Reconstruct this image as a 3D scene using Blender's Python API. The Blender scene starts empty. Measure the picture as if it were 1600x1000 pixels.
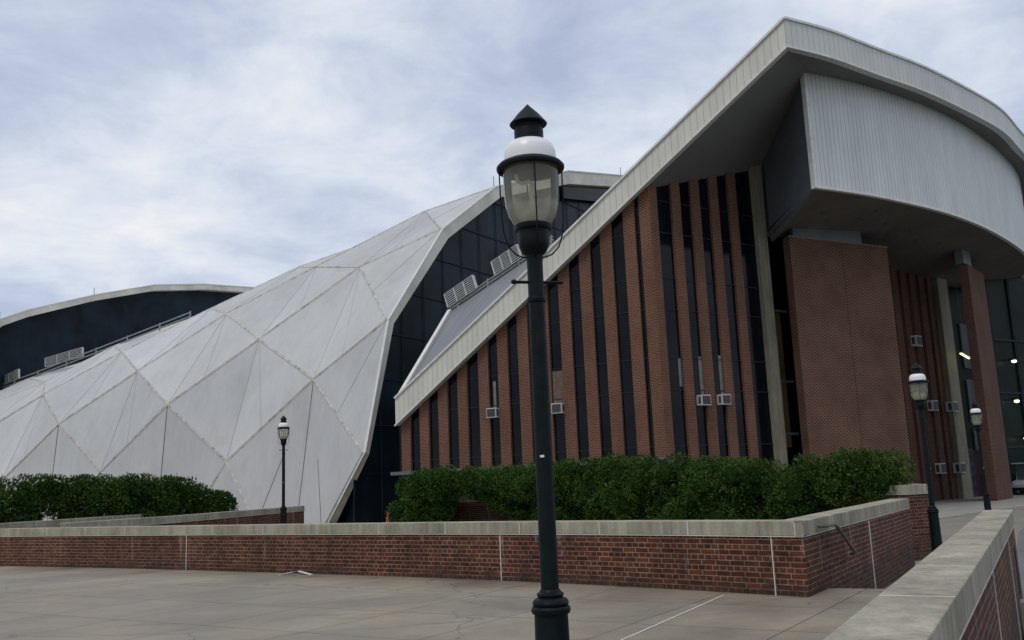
import bpy, bmesh, math, random
import numpy as np
from mathutils import Vector, Matrix
R_ = math.radians
rnd = random.Random(7)
scene = bpy.context.scene
COL = scene.collection

# ------------------------------------------------------------------ camera
FPX = 1450.0; PITCH = R_(9.98); ROLL = R_(2.4)
EYE = Vector((0, 0, 1.5))
fw = Vector((0, math.cos(PITCH), math.sin(PITCH)))
rt0 = Vector((1, 0, 0)); up0 = Vector((0, -math.sin(PITCH), math.cos(PITCH)))
rt = rt0 * math.cos(ROLL) - up0 * math.sin(ROLL)
up = up0 * math.cos(ROLL) + rt0 * math.sin(ROLL)
cam = bpy.data.cameras.new('camera'); camo = bpy.data.objects.new('camera', cam); COL.objects.link(camo)
cam.sensor_width = 36; cam.lens = 36 * FPX / 1600; cam.clip_start = 0.05; cam.clip_end = 6000
camo.matrix_world = Matrix(((rt.x, up.x, -fw.x, EYE.x), (rt.y, up.y, -fw.y, EYE.y), (rt.z, up.z, -fw.z, EYE.z), (0, 0, 0, 1)))
scene.camera = camo
scene.render.resolution_x = 1024; scene.render.resolution_y = 640

# ------------------------------------------------------------------ light
SUN_EL, SUN_AZ = R_(58), R_(215)          # azimuth clockwise from +Y
world = bpy.data.worlds.new('World'); scene.world = world; world.use_nodes = True
wn, wl = world.node_tree.nodes, world.node_tree.links
wn.clear()
wo = wn.new('ShaderNodeOutputWorld'); bg = wn.new('ShaderNodeBackground'); bg.inputs[1].default_value = 0.1
sky = wn.new('ShaderNodeTexSky'); sky.sky_type = 'NISHITA'; sky.sun_disc = False
sky.sun_elevation = SUN_EL; sky.sun_rotation = SUN_AZ
tc = wn.new('ShaderNodeTexCoord')
sep = wn.new('ShaderNodeSeparateXYZ'); wl.new(tc.outputs['Generated'], sep.inputs[0])
def wmath(op, a, b=None, clamp=False):
    n = wn.new('ShaderNodeMath'); n.operation = op; n.use_clamp = clamp
    for i, v in enumerate((a, b)):
        if v is None: continue
        if isinstance(v, (int, float)): n.inputs[i].default_value = v
        else: wl.new(v, n.inputs[i])
    return n.outputs[0]
zc = wmath('MAXIMUM', sep.outputs[2], 0.0)
den = wmath('ADD', zc, 0.22)
px = wmath('DIVIDE', sep.outputs[0], den); py = wmath('DIVIDE', sep.outputs[1], den)
cmb = wn.new('ShaderNodeCombineXYZ'); wl.new(px, cmb.inputs[0]); wl.new(py, cmb.inputs[1])
mp = wn.new('ShaderNodeMapping'); mp.inputs['Rotation'].default_value = (0, 0, R_(-22)); mp.inputs['Scale'].default_value = (1.25, 1.35, 1)
mp.inputs['Location'].default_value = (3.1, 1.7, 0)
wl.new(cmb.outputs[0], mp.inputs[0])
def wnoise(scale, detail, rough, dist=0.0, off=0.0):
    n = wn.new('ShaderNodeTexNoise'); n.inputs['Scale'].default_value = scale; n.inputs['Detail'].default_value = detail
    n.inputs['Roughness'].default_value = rough; n.inputs['Distortion'].default_value = dist
    m = wn.new('ShaderNodeMapping'); m.inputs['Location'].default_value = (off, off * .7, 0)
    wl.new(mp.outputs[0], m.inputs[0]); wl.new(m.outputs[0], n.inputs['Vector']); return n.outputs[0]
n1 = wnoise(1.05, 7, 0.55, 0.3); n2 = wnoise(3.0, 8, 0.6, 0.4, 5.0)
comb = wmath('ADD', wmath('MULTIPLY', n1, 0.60), wmath('MULTIPLY', n2, 0.40))
cr = wn.new('ShaderNodeValToRGB'); wl.new(comb, cr.inputs[0])
els = cr.color_ramp.elements
els[0].position = 0.36; els[0].color = (0.46, 0.53, 0.70, 1)
els[1].position = 0.66; els[1].color = (0.96, 0.965, 0.97, 1)
e = els.new(0.45); e.color = (0.57, 0.64, 0.80, 1)
e = els.new(0.55); e.color = (0.76, 0.82, 0.92, 1)
csc = wn.new('ShaderNodeVectorMath'); csc.operation = 'SCALE'; wl.new(cr.outputs[0], csc.inputs[0]); csc.inputs['Scale'].default_value = 9.7
mx = wn.new('ShaderNodeMix'); mx.data_type = 'RGBA'; mx.inputs[0].default_value = 0.92
wl.new(sky.outputs[0], mx.inputs[6]); wl.new(csc.outputs[0], mx.inputs[7])
wl.new(mx.outputs[2], bg.inputs[0]); wl.new(bg.outputs[0], wo.inputs[0])
sd = bpy.data.lights.new('sun', 'SUN'); sd.energy = 1.1; sd.angle = R_(20); sd.color = (1, 0.94, 0.85)
so = bpy.data.objects.new('sun', sd); COL.objects.link(so)
sdir = Vector((math.sin(SUN_AZ) * math.cos(SUN_EL), math.cos(SUN_AZ) * math.cos(SUN_EL), math.sin(SUN_EL)))
so.rotation_euler = sdir.to_track_quat('Z', 'Y').to_euler(); so.location = sdir * 60
vs = scene.view_settings; vs.view_transform = 'Standard'; vs.look = 'None'; vs.exposure = 0.0; vs.gamma = 1.0

# ------------------------------------------------------------------ materials
def s2l(c):
    return tuple(((v / 255) / 12.92 if v / 255 <= .04045 else (((v / 255) + .055) / 1.055) ** 2.4) for v in c)
def newmat(name):
    m = bpy.data.materials.new(name); m.use_nodes = True
    nt = m.node_tree; b = nt.nodes['Principled BSDF']; return m, nt, b
def nd(nt, t, **kw):
    n = nt.nodes.new(t)
    for k, v in kw.items(): setattr(n, k, v)
    return n
def lk(nt, a, b): nt.links.new(a, b)
def coords(nt, kind='Object', scale=(1, 1, 1), rot=(0, 0, 0), loc=(0, 0, 0)):
    t = nd(nt, 'ShaderNodeTexCoord'); m = nd(nt, 'ShaderNodeMapping')
    m.inputs['Scale'].default_value = scale; m.inputs['Rotation'].default_value = rot; m.inputs['Location'].default_value = loc
    lk(nt, t.outputs[kind], m.inputs[0]); return m.outputs[0]
def noise(nt, vec, scale, detail=4, rough=.55, dist=0):
    n = nd(nt, 'ShaderNodeTexNoise'); n.inputs['Scale'].default_value = scale; n.inputs['Detail'].default_value = detail
    n.inputs['Roughness'].default_value = rough; n.inputs['Distortion'].default_value = dist
    lk(nt, vec, n.inputs['Vector']); return n.outputs[0]
def ramp(nt, fac, stops):
    r = nd(nt, 'ShaderNodeValToRGB'); lk(nt, fac, r.inputs[0]); el = r.color_ramp.elements
    while len(el) < len(stops): el.new(.5)
    for e_, (p, c) in zip(el, stops):
        e_.position = p; e_.color = (*c, 1) if len(c) == 3 else c
    return r.outputs[0]
def mixc(nt, f, a, b, mode='MIX'):
    m = nd(nt, 'ShaderNodeMix', data_type='RGBA', blend_type=mode)
    for i, v in ((0, f), (6, a), (7, b)):
        if isinstance(v, (int, float)): m.inputs[i].default_value = v
        elif isinstance(v, tuple): m.inputs[i].default_value = (*v, 1) if len(v) == 3 else v
        else: lk(nt, v, m.inputs[i])
    return m.outputs[2]
def g3(v): return (v, v, v)
def bump(nt, b, h, strength=.3, dist=.01):
    n = nd(nt, 'ShaderNodeBump'); n.inputs['Strength'].default_value = strength; n.inputs['Distance'].default_value = dist
    lk(nt, h, n.inputs['Height']); lk(nt, n.outputs[0], b.inputs['Normal'])
def simple(name, col, rough=.6, metal=0, var=.25, scale=3.0, stretch=(1, 1, 1), kind='Object', spec=.5):
    m, nt, b = newmat(name)
    v = coords(nt, kind, stretch); n = noise(nt, v, scale, 6, .6)
    lo = tuple(c * (1 - var) for c in col); hi = tuple(min(1, c * (1 + var)) for c in col)
    lk(nt, ramp(nt, n, [(.3, lo), (.7, hi)]), b.inputs['Base Color'])
    b.inputs['Roughness'].default_value = rough; b.inputs['Metallic'].default_value = metal
    b.inputs['Specular IOR Level'].default_value = spec
    return m

def brick_mat(name, c1, c2, mortar, bw=.215, rh=.0677, ms=.006, bond=True, stain=.0, smooth=.1, bumpy=.35, patch=.25):
    m, nt, b = newmat(name)
    uv = coords(nt, 'UV')
    br = nd(nt, 'ShaderNodeTexBrick'); lk(nt, uv, br.inputs['Vector'])
    br.offset = .5; br.offset_frequency = 2
    if bond: br.squash = .5; br.squash_frequency = 2
    br.inputs['Scale'].default_value = 1; br.inputs['Mortar Size'].default_value = ms; br.inputs['Mortar Smooth'].default_value = smooth
    br.inputs['Bias'].default_value = 0; br.inputs['Brick Width'].default_value = bw; br.inputs['Row Height'].default_value = rh
    n0 = noise(nt, uv, 9, 5, .6)
    ca = mixc(nt, n0, tuple(x * .8 for x in c1), tuple(x * 1.2 for x in c1)); 
    lk(nt, ca, br.inputs['Color1']); br.inputs['Color2'].default_value = (*c2, 1)
    nm = noise(nt, uv, 1.3, 4, .6)
    lk(nt, mixc(nt, nm, tuple(x * .75 for x in mortar), tuple(x * 1.2 for x in mortar)), br.inputs['Mortar'])
    col = br.outputs['Color']
    npz = noise(nt, coords(nt, 'UV', (.7, .35, 1)), 1.1, 5, .6)
    col = mixc(nt, 1.0, col, ramp(nt, npz, [(.3, g3(1 - patch)), (.7, g3(1 + patch * .4))]), 'MULTIPLY')
    if stain > 0:
        v2 = coords(nt, 'UV', (1, .25, 1)); ns = noise(nt, v2, 1.6, 6, .7)
        fz = ramp(nt, ns, [(.62, (0, 0, 0)), (.76, g3(stain))])
        col = mixc(nt, fz, col, (.42, .39, .36))
    if stain > 0:
        spv = nd(nt, 'ShaderNodeSeparateXYZ'); lk(nt, uv, spv.inputs[0])
        ng = noise(nt, coords(nt, 'UV', (.9, .3, 1), loc=(7, 3, 0)), 1.4, 6, .65)
        sb = nd(nt, 'ShaderNodeMath', operation='MULTIPLY_ADD'); lk(nt, ng, sb.inputs[0]); sb.inputs[1].default_value = 1.1; sb.inputs[2].default_value = -.42
        lt = nd(nt, 'ShaderNodeMath', operation='SUBTRACT'); lk(nt, sb.outputs[0], lt.inputs[0]); lk(nt, spv.outputs[1], lt.inputs[1])
        col = mixc(nt, ramp(nt, lt.outputs[0], [(.0, (0, 0, 0)), (.12, g3(.62))]), col, (.045, .030, .022))
        nb = noise(nt, coords(nt, 'UV', (4.5, 14.8, 1)), 1.0, 0, .5)
        col = mixc(nt, 1.0, col, ramp(nt, nb, [(.35, g3(.72)), (.6, g3(1.15))]), 'MULTIPLY')
        drip = noise(nt, coords(nt, 'UV', (3.2, .35, 1), loc=(1, 0, 0)), 1.5, 3, .6)
        up_ = nd(nt, 'ShaderNodeMath', operation='MULTIPLY_ADD'); lk(nt, drip, up_.inputs[0]); up_.inputs[1].default_value = 3.2; up_.inputs[2].default_value = -2.05
        u2 = nd(nt, 'ShaderNodeMath', operation='MULTIPLY'); mxv = nd(nt, 'ShaderNodeMath', operation='MAXIMUM'); lk(nt, spv.outputs[1], mxv.inputs[0]); mxv.inputs[1].default_value = 0; lk(nt, up_.outputs[0], u2.inputs[0]); lk(nt, mxv.outputs[0], u2.inputs[1])
        col = mixc(nt, ramp(nt, u2.outputs[0], [(.0, (0, 0, 0)), (.22, g3(.55))]), col, (.40, .37, .34))
    lk(nt, col, b.inputs['Base Color']); b.inputs['Roughness'].default_value = .85
    b.inputs['Specular IOR Level'].default_value = .25
    inv = nd(nt, 'ShaderNodeMath', operation='SUBTRACT'); inv.inputs[0].default_value = 1; lk(nt, br.outputs['Fac'], inv.inputs[1])
    if bumpy: bump(nt, b, inv.outputs[0], bumpy, .006)
    return m

M = {}
M['brick_near'] = brick_mat('brick_near', (.125, .034, .018), (.060, .019, .012), (.25, .18, .13), stain=.8, patch=.45)
M['brick_fin'] = brick_mat('brick_fin', (.125, .046, .029), (.075, .028, .020), (.31, .19, .125), bw=.2, ms=.008, bond=False, bumpy=.2)
M['brick_block'] = brick_mat('brick_block', (.20, .085, .052), (.035, .018, .014), (.34, .22, .145), bw=.2, ms=.010, bond=True, bumpy=.2)
def dotted_brick(name):
    m, nt, b = newmat(name)
    uv = nd(nt, 'ShaderNodeTexCoord').outputs['UV']; sp = nd(nt, 'ShaderNodeSeparateXYZ'); lk(nt, uv, sp.inputs[0])
    def mt(op, a, c=None):
        n = nd(nt, 'ShaderNodeMath', operation=op)
        for i, v in enumerate((a, c)):
            if v is None: continue
            if isinstance(v, (int, float)): n.inputs[i].default_value = v
            else: lk(nt, v, n.inputs[i])
        return n.outputs[0]
    row = mt('DIVIDE', sp.outputs[1], .075); fr = mt('FRACT', row); odd = mt('MULTIPLY', mt('MODULO', mt('FLOOR', row), 2.0), .5)
    fx = mt('FRACT', mt('ADD', mt('DIVIDE', sp.outputs[0], .20), odd))
    dot = mt('MULTIPLY', mt('LESS_THAN', fx, .46), mt('LESS_THAN', fr, .62))
    n_ = noise(nt, coords(nt, 'UV', (.5, .5, 1)), 1.2, 5, .6)
    light = ramp(nt, n_, [(.3, (.135, .072, .050)), (.7, (.225, .128, .086))])
    lk(nt, mixc(nt, dot, light, (.022, .012, .010)), b.inputs['Base Color']); b.inputs['Roughness'].default_value = .9; b.inputs['Specular IOR Level'].default_value = .2
    return m
M['brick_block'] = dotted_brick('patterned_brick')
M['brick_pier'] = brick_mat('brick_pier', (.11, .048, .032), (.075, .032, .023), (.18, .11, .078), bw=.2, ms=.007, bond=False, bumpy=.2)
def concrete(name, lo, hi, rough=.85, sc=1.2, streak=True, topdark=False):
    m, nt, b = newmat(name)
    a = noise(nt, coords(nt), sc, 8, .65)
    col = ramp(nt, a, [(.3, lo), (.7, hi)])
    if streak:
        s_ = noise(nt, coords(nt, 'Object', (9, 9, .6)), 1.0, 6, .7)
        col = mixc(nt, 1.0, col, ramp(nt, s_, [(.3, g3(.62)), (.6, g3(1.05))]), 'MULTIPLY')
    f = noise(nt, coords(nt), 40, 4, .7)
    col = mixc(nt, 1.0, col, ramp(nt, f, [(.3, g3(.9)), (.7, g3(1.08))]), 'MULTIPLY')
    lk(nt, col, b.inputs['Base Color']); b.inputs['Roughness'].default_value = rough; b.inputs['Specular IOR Level'].default_value = .3
    bump(nt, b, f, .12, .004)
    return m
M['coping'] = concrete('coping', (.23, .21, .155), (.44, .405, .315))
M['column'] = concrete('column', (.20, .185, .135), (.30, .275, .205), sc=.5)
M['mortar_joint'] = concrete('mortar_joint', (.48, .46, .42), (.62, .6, .55), streak=False)
M['curb'] = concrete('curb', (.26, .25, .22), (.36, .34, .3), streak=False)
# plaza slabs
U = Vector((-.842, .539, 0)); V = Vector((.539, .842, 0)); W = Vector((.84, .54, 0))
def plaza_mat():
    m, nt, b = newmat('plaza_concrete')
    base = coords(nt, 'Object')
    rotv = coords(nt, 'Object', rot=(0, 0, math.atan2(-V.y, V.x) + 0.0))
    br = nd(nt, 'ShaderNodeTexBrick'); br.offset = 0
    lk(nt, coords(nt, 'Object', rot=(0, 0, -math.atan2(V.y, V.x)), loc=(.55, .28, 0)), br.inputs['Vector'])
    br.inputs['Scale'].default_value = 1; br.inputs['Brick Width'].default_value = 1.62; br.inputs['Row Height'].default_value = 1.6
    br.inputs['Mortar Size'].default_value = .011; br.inputs['Mortar Smooth'].default_value = .2
    br.inputs['Color1'].default_value = (1.04, 1.03, 1.0, 1); br.inputs['Color2'].default_value = (.92, .92, .93, 1); br.inputs['Mortar'].default_value = (.42, .40, .38, 1)
    a = noise(nt, base, .35, 8, .65, .3)
    col = ramp(nt, a, [(.33, (.165, .142, .108)), (.5, (.245, .212, .16)), (.66, (.325, .28, .205))])
    rust = noise(nt, coords(nt, 'Object', (1.0, 2.2, 1), rot=(0, 0, .5)), .9, 5, .7)
    col = mixc(nt, ramp(nt, rust, [(.55, (0, 0, 0)), (.70, g3(.6))]), col, (.24, .165, .085))
    dk = noise(nt, coords(nt, 'Object', (.6, 1.6, 1), rot=(0, 0, -.5), loc=(4, 2, 0)), 1.3, 6, .7)
    col = mixc(nt, ramp(nt, dk, [(.57, (0, 0, 0)), (.68, g3(.5))]), col, (.115, .10, .082))
    lt = noise(nt, coords(nt, 'Object', (.5, 2.0, 1), rot=(0, 0, .57), loc=(9, 2, 0)), 1.0, 6, .7)
    col = mixc(nt, ramp(nt, lt, [(.62, (0, 0, 0)), (.76, g3(.35))]), col, (.36, .34, .31))
    col = mixc(nt, 1.0, col, br.outputs['Color'], 'MULTIPLY')
    vo = nd(nt, 'ShaderNodeTexVoronoi', feature='DISTANCE_TO_EDGE'); vo.inputs['Scale'].default_value = .22
    wv = nd(nt, 'ShaderNodeVectorMath', operation='MULTIPLY_ADD'); nw = nd(nt, 'ShaderNodeTexNoise'); nw.inputs['Scale'].default_value = 1.6; nw.inputs['Detail'].default_value = 6
    lk(nt, base, nw.inputs['Vector']); lk(nt, nw.outputs[1], wv.inputs[0]); wv.inputs[1].default_value = (.9, .9, 0); lk(nt, base, wv.inputs[2]); lk(nt, wv.outputs[0], vo.inputs['Vector'])
    col = mixc(nt, ramp(nt, vo.outputs[0], [(0, g3(.55)), (.0045, (0, 0, 0))]), col, (.07, .06, .05))
    sp_ = nd(nt, 'ShaderNodeTexVoronoi'); sp_.inputs['Scale'].default_value = 1.1; lk(nt, base, sp_.inputs['Vector'])
    col = mixc(nt, ramp(nt, sp_.outputs['Distance'], [(.02, g3(.5)), (.035, (0, 0, 0))]), col, (.08, .07, .06))
    fine = noise(nt, base, 30, 5, .7)
    col = mixc(nt, 1.0, col, ramp(nt, fine, [(.3, g3(.9)), (.7, g3(1.1))]), 'MULTIPLY')
    lk(nt, col, b.inputs['Base Color'])
    rr = ramp(nt, a, [(.3, g3(.42)), (.7, g3(.75))]); lk(nt, rr, b.inputs['Roughness'])
    b.inputs['Specular IOR Level'].default_value = .35
    bump(nt, b, fine, .15, .003)
    return m
M['plaza'] = plaza_mat()
M['yard'] = concrete('yard_concrete', (.19, .175, .14), (.27, .25, .205), streak=False, sc=.6)
M['asphalt'] = concrete('asphalt', (.125, .13, .13), (.17, .175, .175), streak=False, sc=.4)
M['grass'] = simple('lawn', (.05, .08, .03), .95, var=.4, scale=.6)
# white vault cladding
def vault_mat():
    m, nt, b = newmat('white_roof_panels')
    a = noise(nt, coords(nt), .16, 8, .62)
    col = ramp(nt, a, [(.3, (.45, .45, .445)), (.7, (.56, .56, .555))])
    st = noise(nt, coords(nt, 'Object', (1.5, 1.5, .25)), 1.0, 7, .72)
    col = mixc(nt, 1.0, col, ramp(nt, st, [(.32, g3(.92)), (.6, g3(1.01))]), 'MULTIPLY')
    at = nd(nt, 'ShaderNodeAttribute'); at.attribute_name = 'tone'
    col = mixc(nt, 1.0, col, ramp(nt, at.outputs['Fac'], [(0, g3(.90)), (1, g3(1.05))]), 'MULTIPLY')
    stn = noise(nt, coords(nt, 'Object', (1, 1, .5), loc=(3, 8, 1)), .5, 8, .75)
    col = mixc(nt, ramp(nt, stn, [(.56, (0, 0, 0)), (.70, g3(.35))]), col, (.36, .345, .31))
    lk(nt, col, b.inputs['Base Color']); b.inputs['Roughness'].default_value = .6
    b.inputs['Specular IOR Level'].default_value = .3
    return m
M['vault'] = vault_mat()
def seam_mat():
    m, nt, b = newmat('weathered_seam')
    a = noise(nt, coords(nt), 2.2, 6, .75)
    lk(nt, ramp(nt, a, [(.36, (.25, .23, .21)), (.46, (.42, .405, .37)), (.6, (.54, .525, .49))]), b.inputs['Base Color'])
    b.inputs['Roughness'].default_value = .8; return m
M['seam'] = seam_mat()
M['seam_fine'] = simple('fine_seam', (.40, .40, .40), .8, var=.08, scale=.5)
M['seam_dark'] = simple('dark_gasket', (.10, .10, .105), .8, var=.3, scale=.5)
M['rim'] = simple('rim_cladding', (.66, .63, .54), .6, var=.22, scale=.5)
def ribbed(name, col, pitch, dark=.55, width=.10, rust=.12):
    m, nt, b = newmat(name)
    uv = nd(nt, 'ShaderNodeTexCoord').outputs['UV']
    sp = nd(nt, 'ShaderNodeSeparateXYZ'); lk(nt, uv, sp.inputs[0])
    d = nd(nt, 'ShaderNodeMath', operation='DIVIDE'); lk(nt, sp.outputs[0], d.inputs[0]); d.inputs[1].default_value = pitch
    fr = nd(nt, 'ShaderNodeMath', operation='FRACT'); lk(nt, d.outputs[0], fr.inputs[0])
    line = ramp(nt, fr.outputs[0], [(0, g3(dark)), (width, g3(dark)), (width + .05, g3(1)), (1, g3(1))])
    a = noise(nt, coords(nt, 'UV', (.6, .15, 1)), 1.6, 7, .7)
    base = ramp(nt, a, [(.3, tuple(c * .86 for c in col)), (.65, tuple(c * 1.05 for c in col))])
    sp2 = noise(nt, coords(nt, 'UV', (2.6, .8, 1)), 2.4, 6, .75)
    base = mixc(nt, ramp(nt, sp2, [(.68, (0, 0, 0)), (.74, g3(rust * 4))]), base, tuple(c * .45 for c in col))
    lk(nt, mixc(nt, 1.0, base, line, 'MULTIPLY'), b.inputs['Base Color'])
    b.inputs['Roughness'].default_value = .55
    bump(nt, b, line, .5, .02)
    return m
M['fascia'] = ribbed('fascia_cladding', (.62, .60, .52), .30, .68, .07)
M['fascia_front'] = ribbed('front_fascia_cladding', (.60, .60, .57), .30, .72)
M['drum'] = ribbed('drum_cladding', (.64, .65, .64), .24, .72, .2)
M['trim'] = simple('white_trim', (.66, .66, .62), .5, var=.12)
M['roof_grey'] = ribbed('grey_roof_sheet', (.20, .205, .215), .55, .8)
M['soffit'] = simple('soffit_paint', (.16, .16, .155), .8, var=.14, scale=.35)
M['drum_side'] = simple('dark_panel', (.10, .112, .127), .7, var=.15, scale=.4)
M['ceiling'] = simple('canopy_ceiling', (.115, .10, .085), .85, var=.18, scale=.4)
def glass_dark(name, col, rough=.08, spec=.5):
    m, nt, b = newmat(name)
    a = noise(nt, coords(nt), .35, 3, .5)
    lk(nt, ramp(nt, a, [(.35, tuple(c * .6 for c in col)), (.65, tuple(c * 1.5 for c in col))]), b.inputs['Base Color'])
    b.inputs['Roughness'].default_value = rough; b.inputs['Specular IOR Level'].default_value = spec
    w = noise(nt, coords(nt), .8, 2, .5); bump(nt, b, w, .08, .05)
    return m
M['glass'] = glass_dark('dark_window_glass', (.004, .006, .009), .08, .14)
M['glass_arch'] = glass_dark('dark_arch_glass', (.009, .017, .025), .3, .10)
M['glass_green'] = glass_dark('green_dark_glass', (.004, .012, .008), .35, .05)
M['mullion'] = simple('dark_mullion', (.016, .022, .030), .6, spec=.2)
M['mullion_lt'] = simple('grey_mullion', (.10, .11, .12), .5)
M['blind'] = simple('window_blind', (.16, .16, .15), .8)
M['tan_board'] = simple('tan_board', (.13, .085, .055), .8)
M['clerestory'] = simple('pale_clerestory_glass', (.115, .15, .155), .3, var=.2, scale=.8)
M['warm_room'] = simple('warm_interior', (.10, .06, .018), .9, var=.5, scale=.6)
M['lamp_metal'] = simple('dark_green_paint', (.0045, .0085, .0105), .5, var=.35, scale=14, spec=.14)
M['lamp_black'] = simple('near_black_paint', (.010, .010, .016), .4, var=.25, scale=12)
M['white_enamel'] = simple('white_enamel', (.80, .80, .79), .3, var=.04, scale=8)
M['bulb'] = simple('frosted_tube', (.45, .45, .42), .4)
M['white_metal'] = simple('white_painted_metal', (.50, .51, .50), .5, var=.12)
M['grille'] = ribbed('grille_fins', (.06, .06, .058), .05, .3, .4)
M['galv'] = simple('galvanised_steel', (.27, .28, .29), .5, .3, var=.25, scale=4)
M['louvre'] = ribbed('louvre_metal', (.28, .28, .27), .16, .35, .35)
M['bronze'] = simple('weathered_bronze_paint', (.09, .075, .055), .5, .2)
M['orange'] = simple('orange_plastic', (.55, .09, .03), .5, var=.1)
M['tyre'] = simple('tyre_rubber', (.02, .02, .02), .8)
M['cart_white'] = simple('cart_body_paint', (.62, .64, .66), .3, var=.05)
M['red_door'] = simple('dark_red_door', (.045, .010, .010), .6, var=.3)
M['blue_frame'] = simple('blue_grey_frame', (.035, .045, .075), .6)
M['soil'] = simple('planter_soil', (.045, .033, .022), .95, var=.4)
M['paper'] = simple('white_paper', (.72, .72, .70), .7, var=.05)
M['plate'] = simple('access_plate', (.035, .028, .025), .6)
M['stem'] = simple('shrub_stem', (.035, .025, .016), .9)
def emis(name, col, st):
    m, nt, b = newmat(name); b.inputs['Base Color'].default_value = (*col, 1)
    b.inputs['Emission Color'].default_value = (*col, 1); b.inputs['Emission Strength'].default_value = st; return m
M['lit_tube'] = emis('lit_warm_tube', (1.0, .72, .35), 3.0)
M['lit_white'] = emis('lit_white_lamp', (1.0, .93, .75), 2.5)
def globe_mat():
    m, nt, b = newmat('lamp_globe_glass'); nt.nodes.remove(b)
    out = nt.nodes['Material Output']
    tr = nd(nt, 'ShaderNodeBsdfTransparent'); tr.inputs[0].default_value = (.90, .89, .82, 1)
    df = nd(nt, 'ShaderNodeBsdfTranslucent'); df.inputs[0].default_value = (.85, .82, .66, 1)
    d2 = nd(nt, 'ShaderNodeBsdfDiffuse'); d2.inputs[0].default_value = (.72, .69, .55, 1)
    gl = nd(nt, 'ShaderNodeBsdfGlossy'); gl.inputs['Roughness'].default_value = .06
    m0 = nd(nt, 'ShaderNodeMixShader'); m0.inputs[0].default_value = .5; lk(nt, df.outputs[0], m0.inputs[1]); lk(nt, d2.outputs[0], m0.inputs[2])
    tcx = nd(nt, 'ShaderNodeTexCoord'); sp = nd(nt, 'ShaderNodeSeparateXYZ'); lk(nt, tcx.outputs['Generated'], sp.inputs[0])
    nz = noise(nt, coords(nt, 'Object'), 9, 4, .6)
    ad = nd(nt, 'ShaderNodeMath', operation='ADD'); lk(nt, sp.outputs[2], ad.inputs[0])
    ml = nd(nt, 'ShaderNodeMath', operation='MULTIPLY'); lk(nt, nz, ml.inputs[0]); ml.inputs[1].default_value = .25; lk(nt, ml.outputs[0], ad.inputs[1])
    fac = ramp(nt, ad.outputs[0], [(.12, g3(.62)), (.42, g3(.48)), (.50, g3(.26)), (1, g3(.20))])
    m1 = nd(nt, 'ShaderNodeMixShader'); lk(nt, fac, m1.inputs[0]); lk(nt, tr.outputs[0], m1.inputs[1]); lk(nt, m0.outputs[0], m1.inputs[2])
    lw = nd(nt, 'ShaderNodeLayerWeight'); lw.inputs[0].default_value = .25
    m2 = nd(nt, 'ShaderNodeMixShader'); lk(nt, lw.outputs['Fresnel'], m2.inputs[0]); lk(nt, m1.outputs[0], m2.inputs[1]); lk(nt, gl.outputs[0], m2.inputs[2])
    lk(nt, m2.outputs[0], out.inputs[0]); return m
M['globe'] = globe_mat()
def leaf_mat(name, lo, hi):
    m, nt, b = newmat(name)
    a = noise(nt, coords(nt), 1.2, 3, .6); f = noise(nt, coords(nt), 9.0, 2, .6)
    c = mixc(nt, ramp(nt, a, [(.35, g3(0)), (.65, g3(1))]), lo, hi); c = mixc(nt, 1.0, c, ramp(nt, f, [(.35, g3(.55)), (.65, g3(1.35))]), 'MULTIPLY')
    br_ = noise(nt, coords(nt, 'Object', loc=(5, 5, 5)), 2.2, 4, .7); c = mixc(nt, ramp(nt, br_, [(.66, (0, 0, 0)), (.74, g3(.6))]), c, (.10, .085, .03))
    lk(nt, c, b.inputs['Base Color']); b.inputs['Roughness'].default_value = .9; b.inputs['Specular IOR Level'].default_value = .06
    return m
M['leaf'] = leaf_mat('yew_leaves', (.024, .060, .013), (.062, .112, .022))
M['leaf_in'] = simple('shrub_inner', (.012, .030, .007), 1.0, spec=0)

# ------------------------------------------------------------------ helpers
def auto_uv(me):
    uvl = me.uv_layers.new(name='UVMap')
    for p in me.polygons:
        n = p.normal
        if abs(n.z) > .9: t = Vector((1, 0, 0)); v = Vector((0, 1, 0))
        else:
            t = Vector((-n.y, n.x, 0)).normalized(); v = Vector((0, 0, 1))
        for li in p.loop_indices:
            co = me.vertices[me.loops[li].vertex_index].co
            uvl.data[li].uv = (co.dot(t), co.dot(v))
def mesh_obj(name, verts, faces, mat, parent=None, smooth=False, flip=False):
    me = bpy.data.meshes.new(name); me.from_pydata([tuple(v) for v in verts], [], faces)
    bm = bmesh.new(); bm.from_mesh(me); bmesh.ops.recalc_face_normals(bm, faces=bm.faces); bm.to_mesh(me); bm.free()
    me.update(); auto_uv(me)
    me.materials.append(M[mat] if isinstance(mat, str) else mat)
    if smooth:
        for p in me.polygons: p.use_smooth = True
    o = bpy.data.objects.new(name, me); COL.objects.link(o)
    if parent is not None: o.parent = parent
    return o
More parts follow.
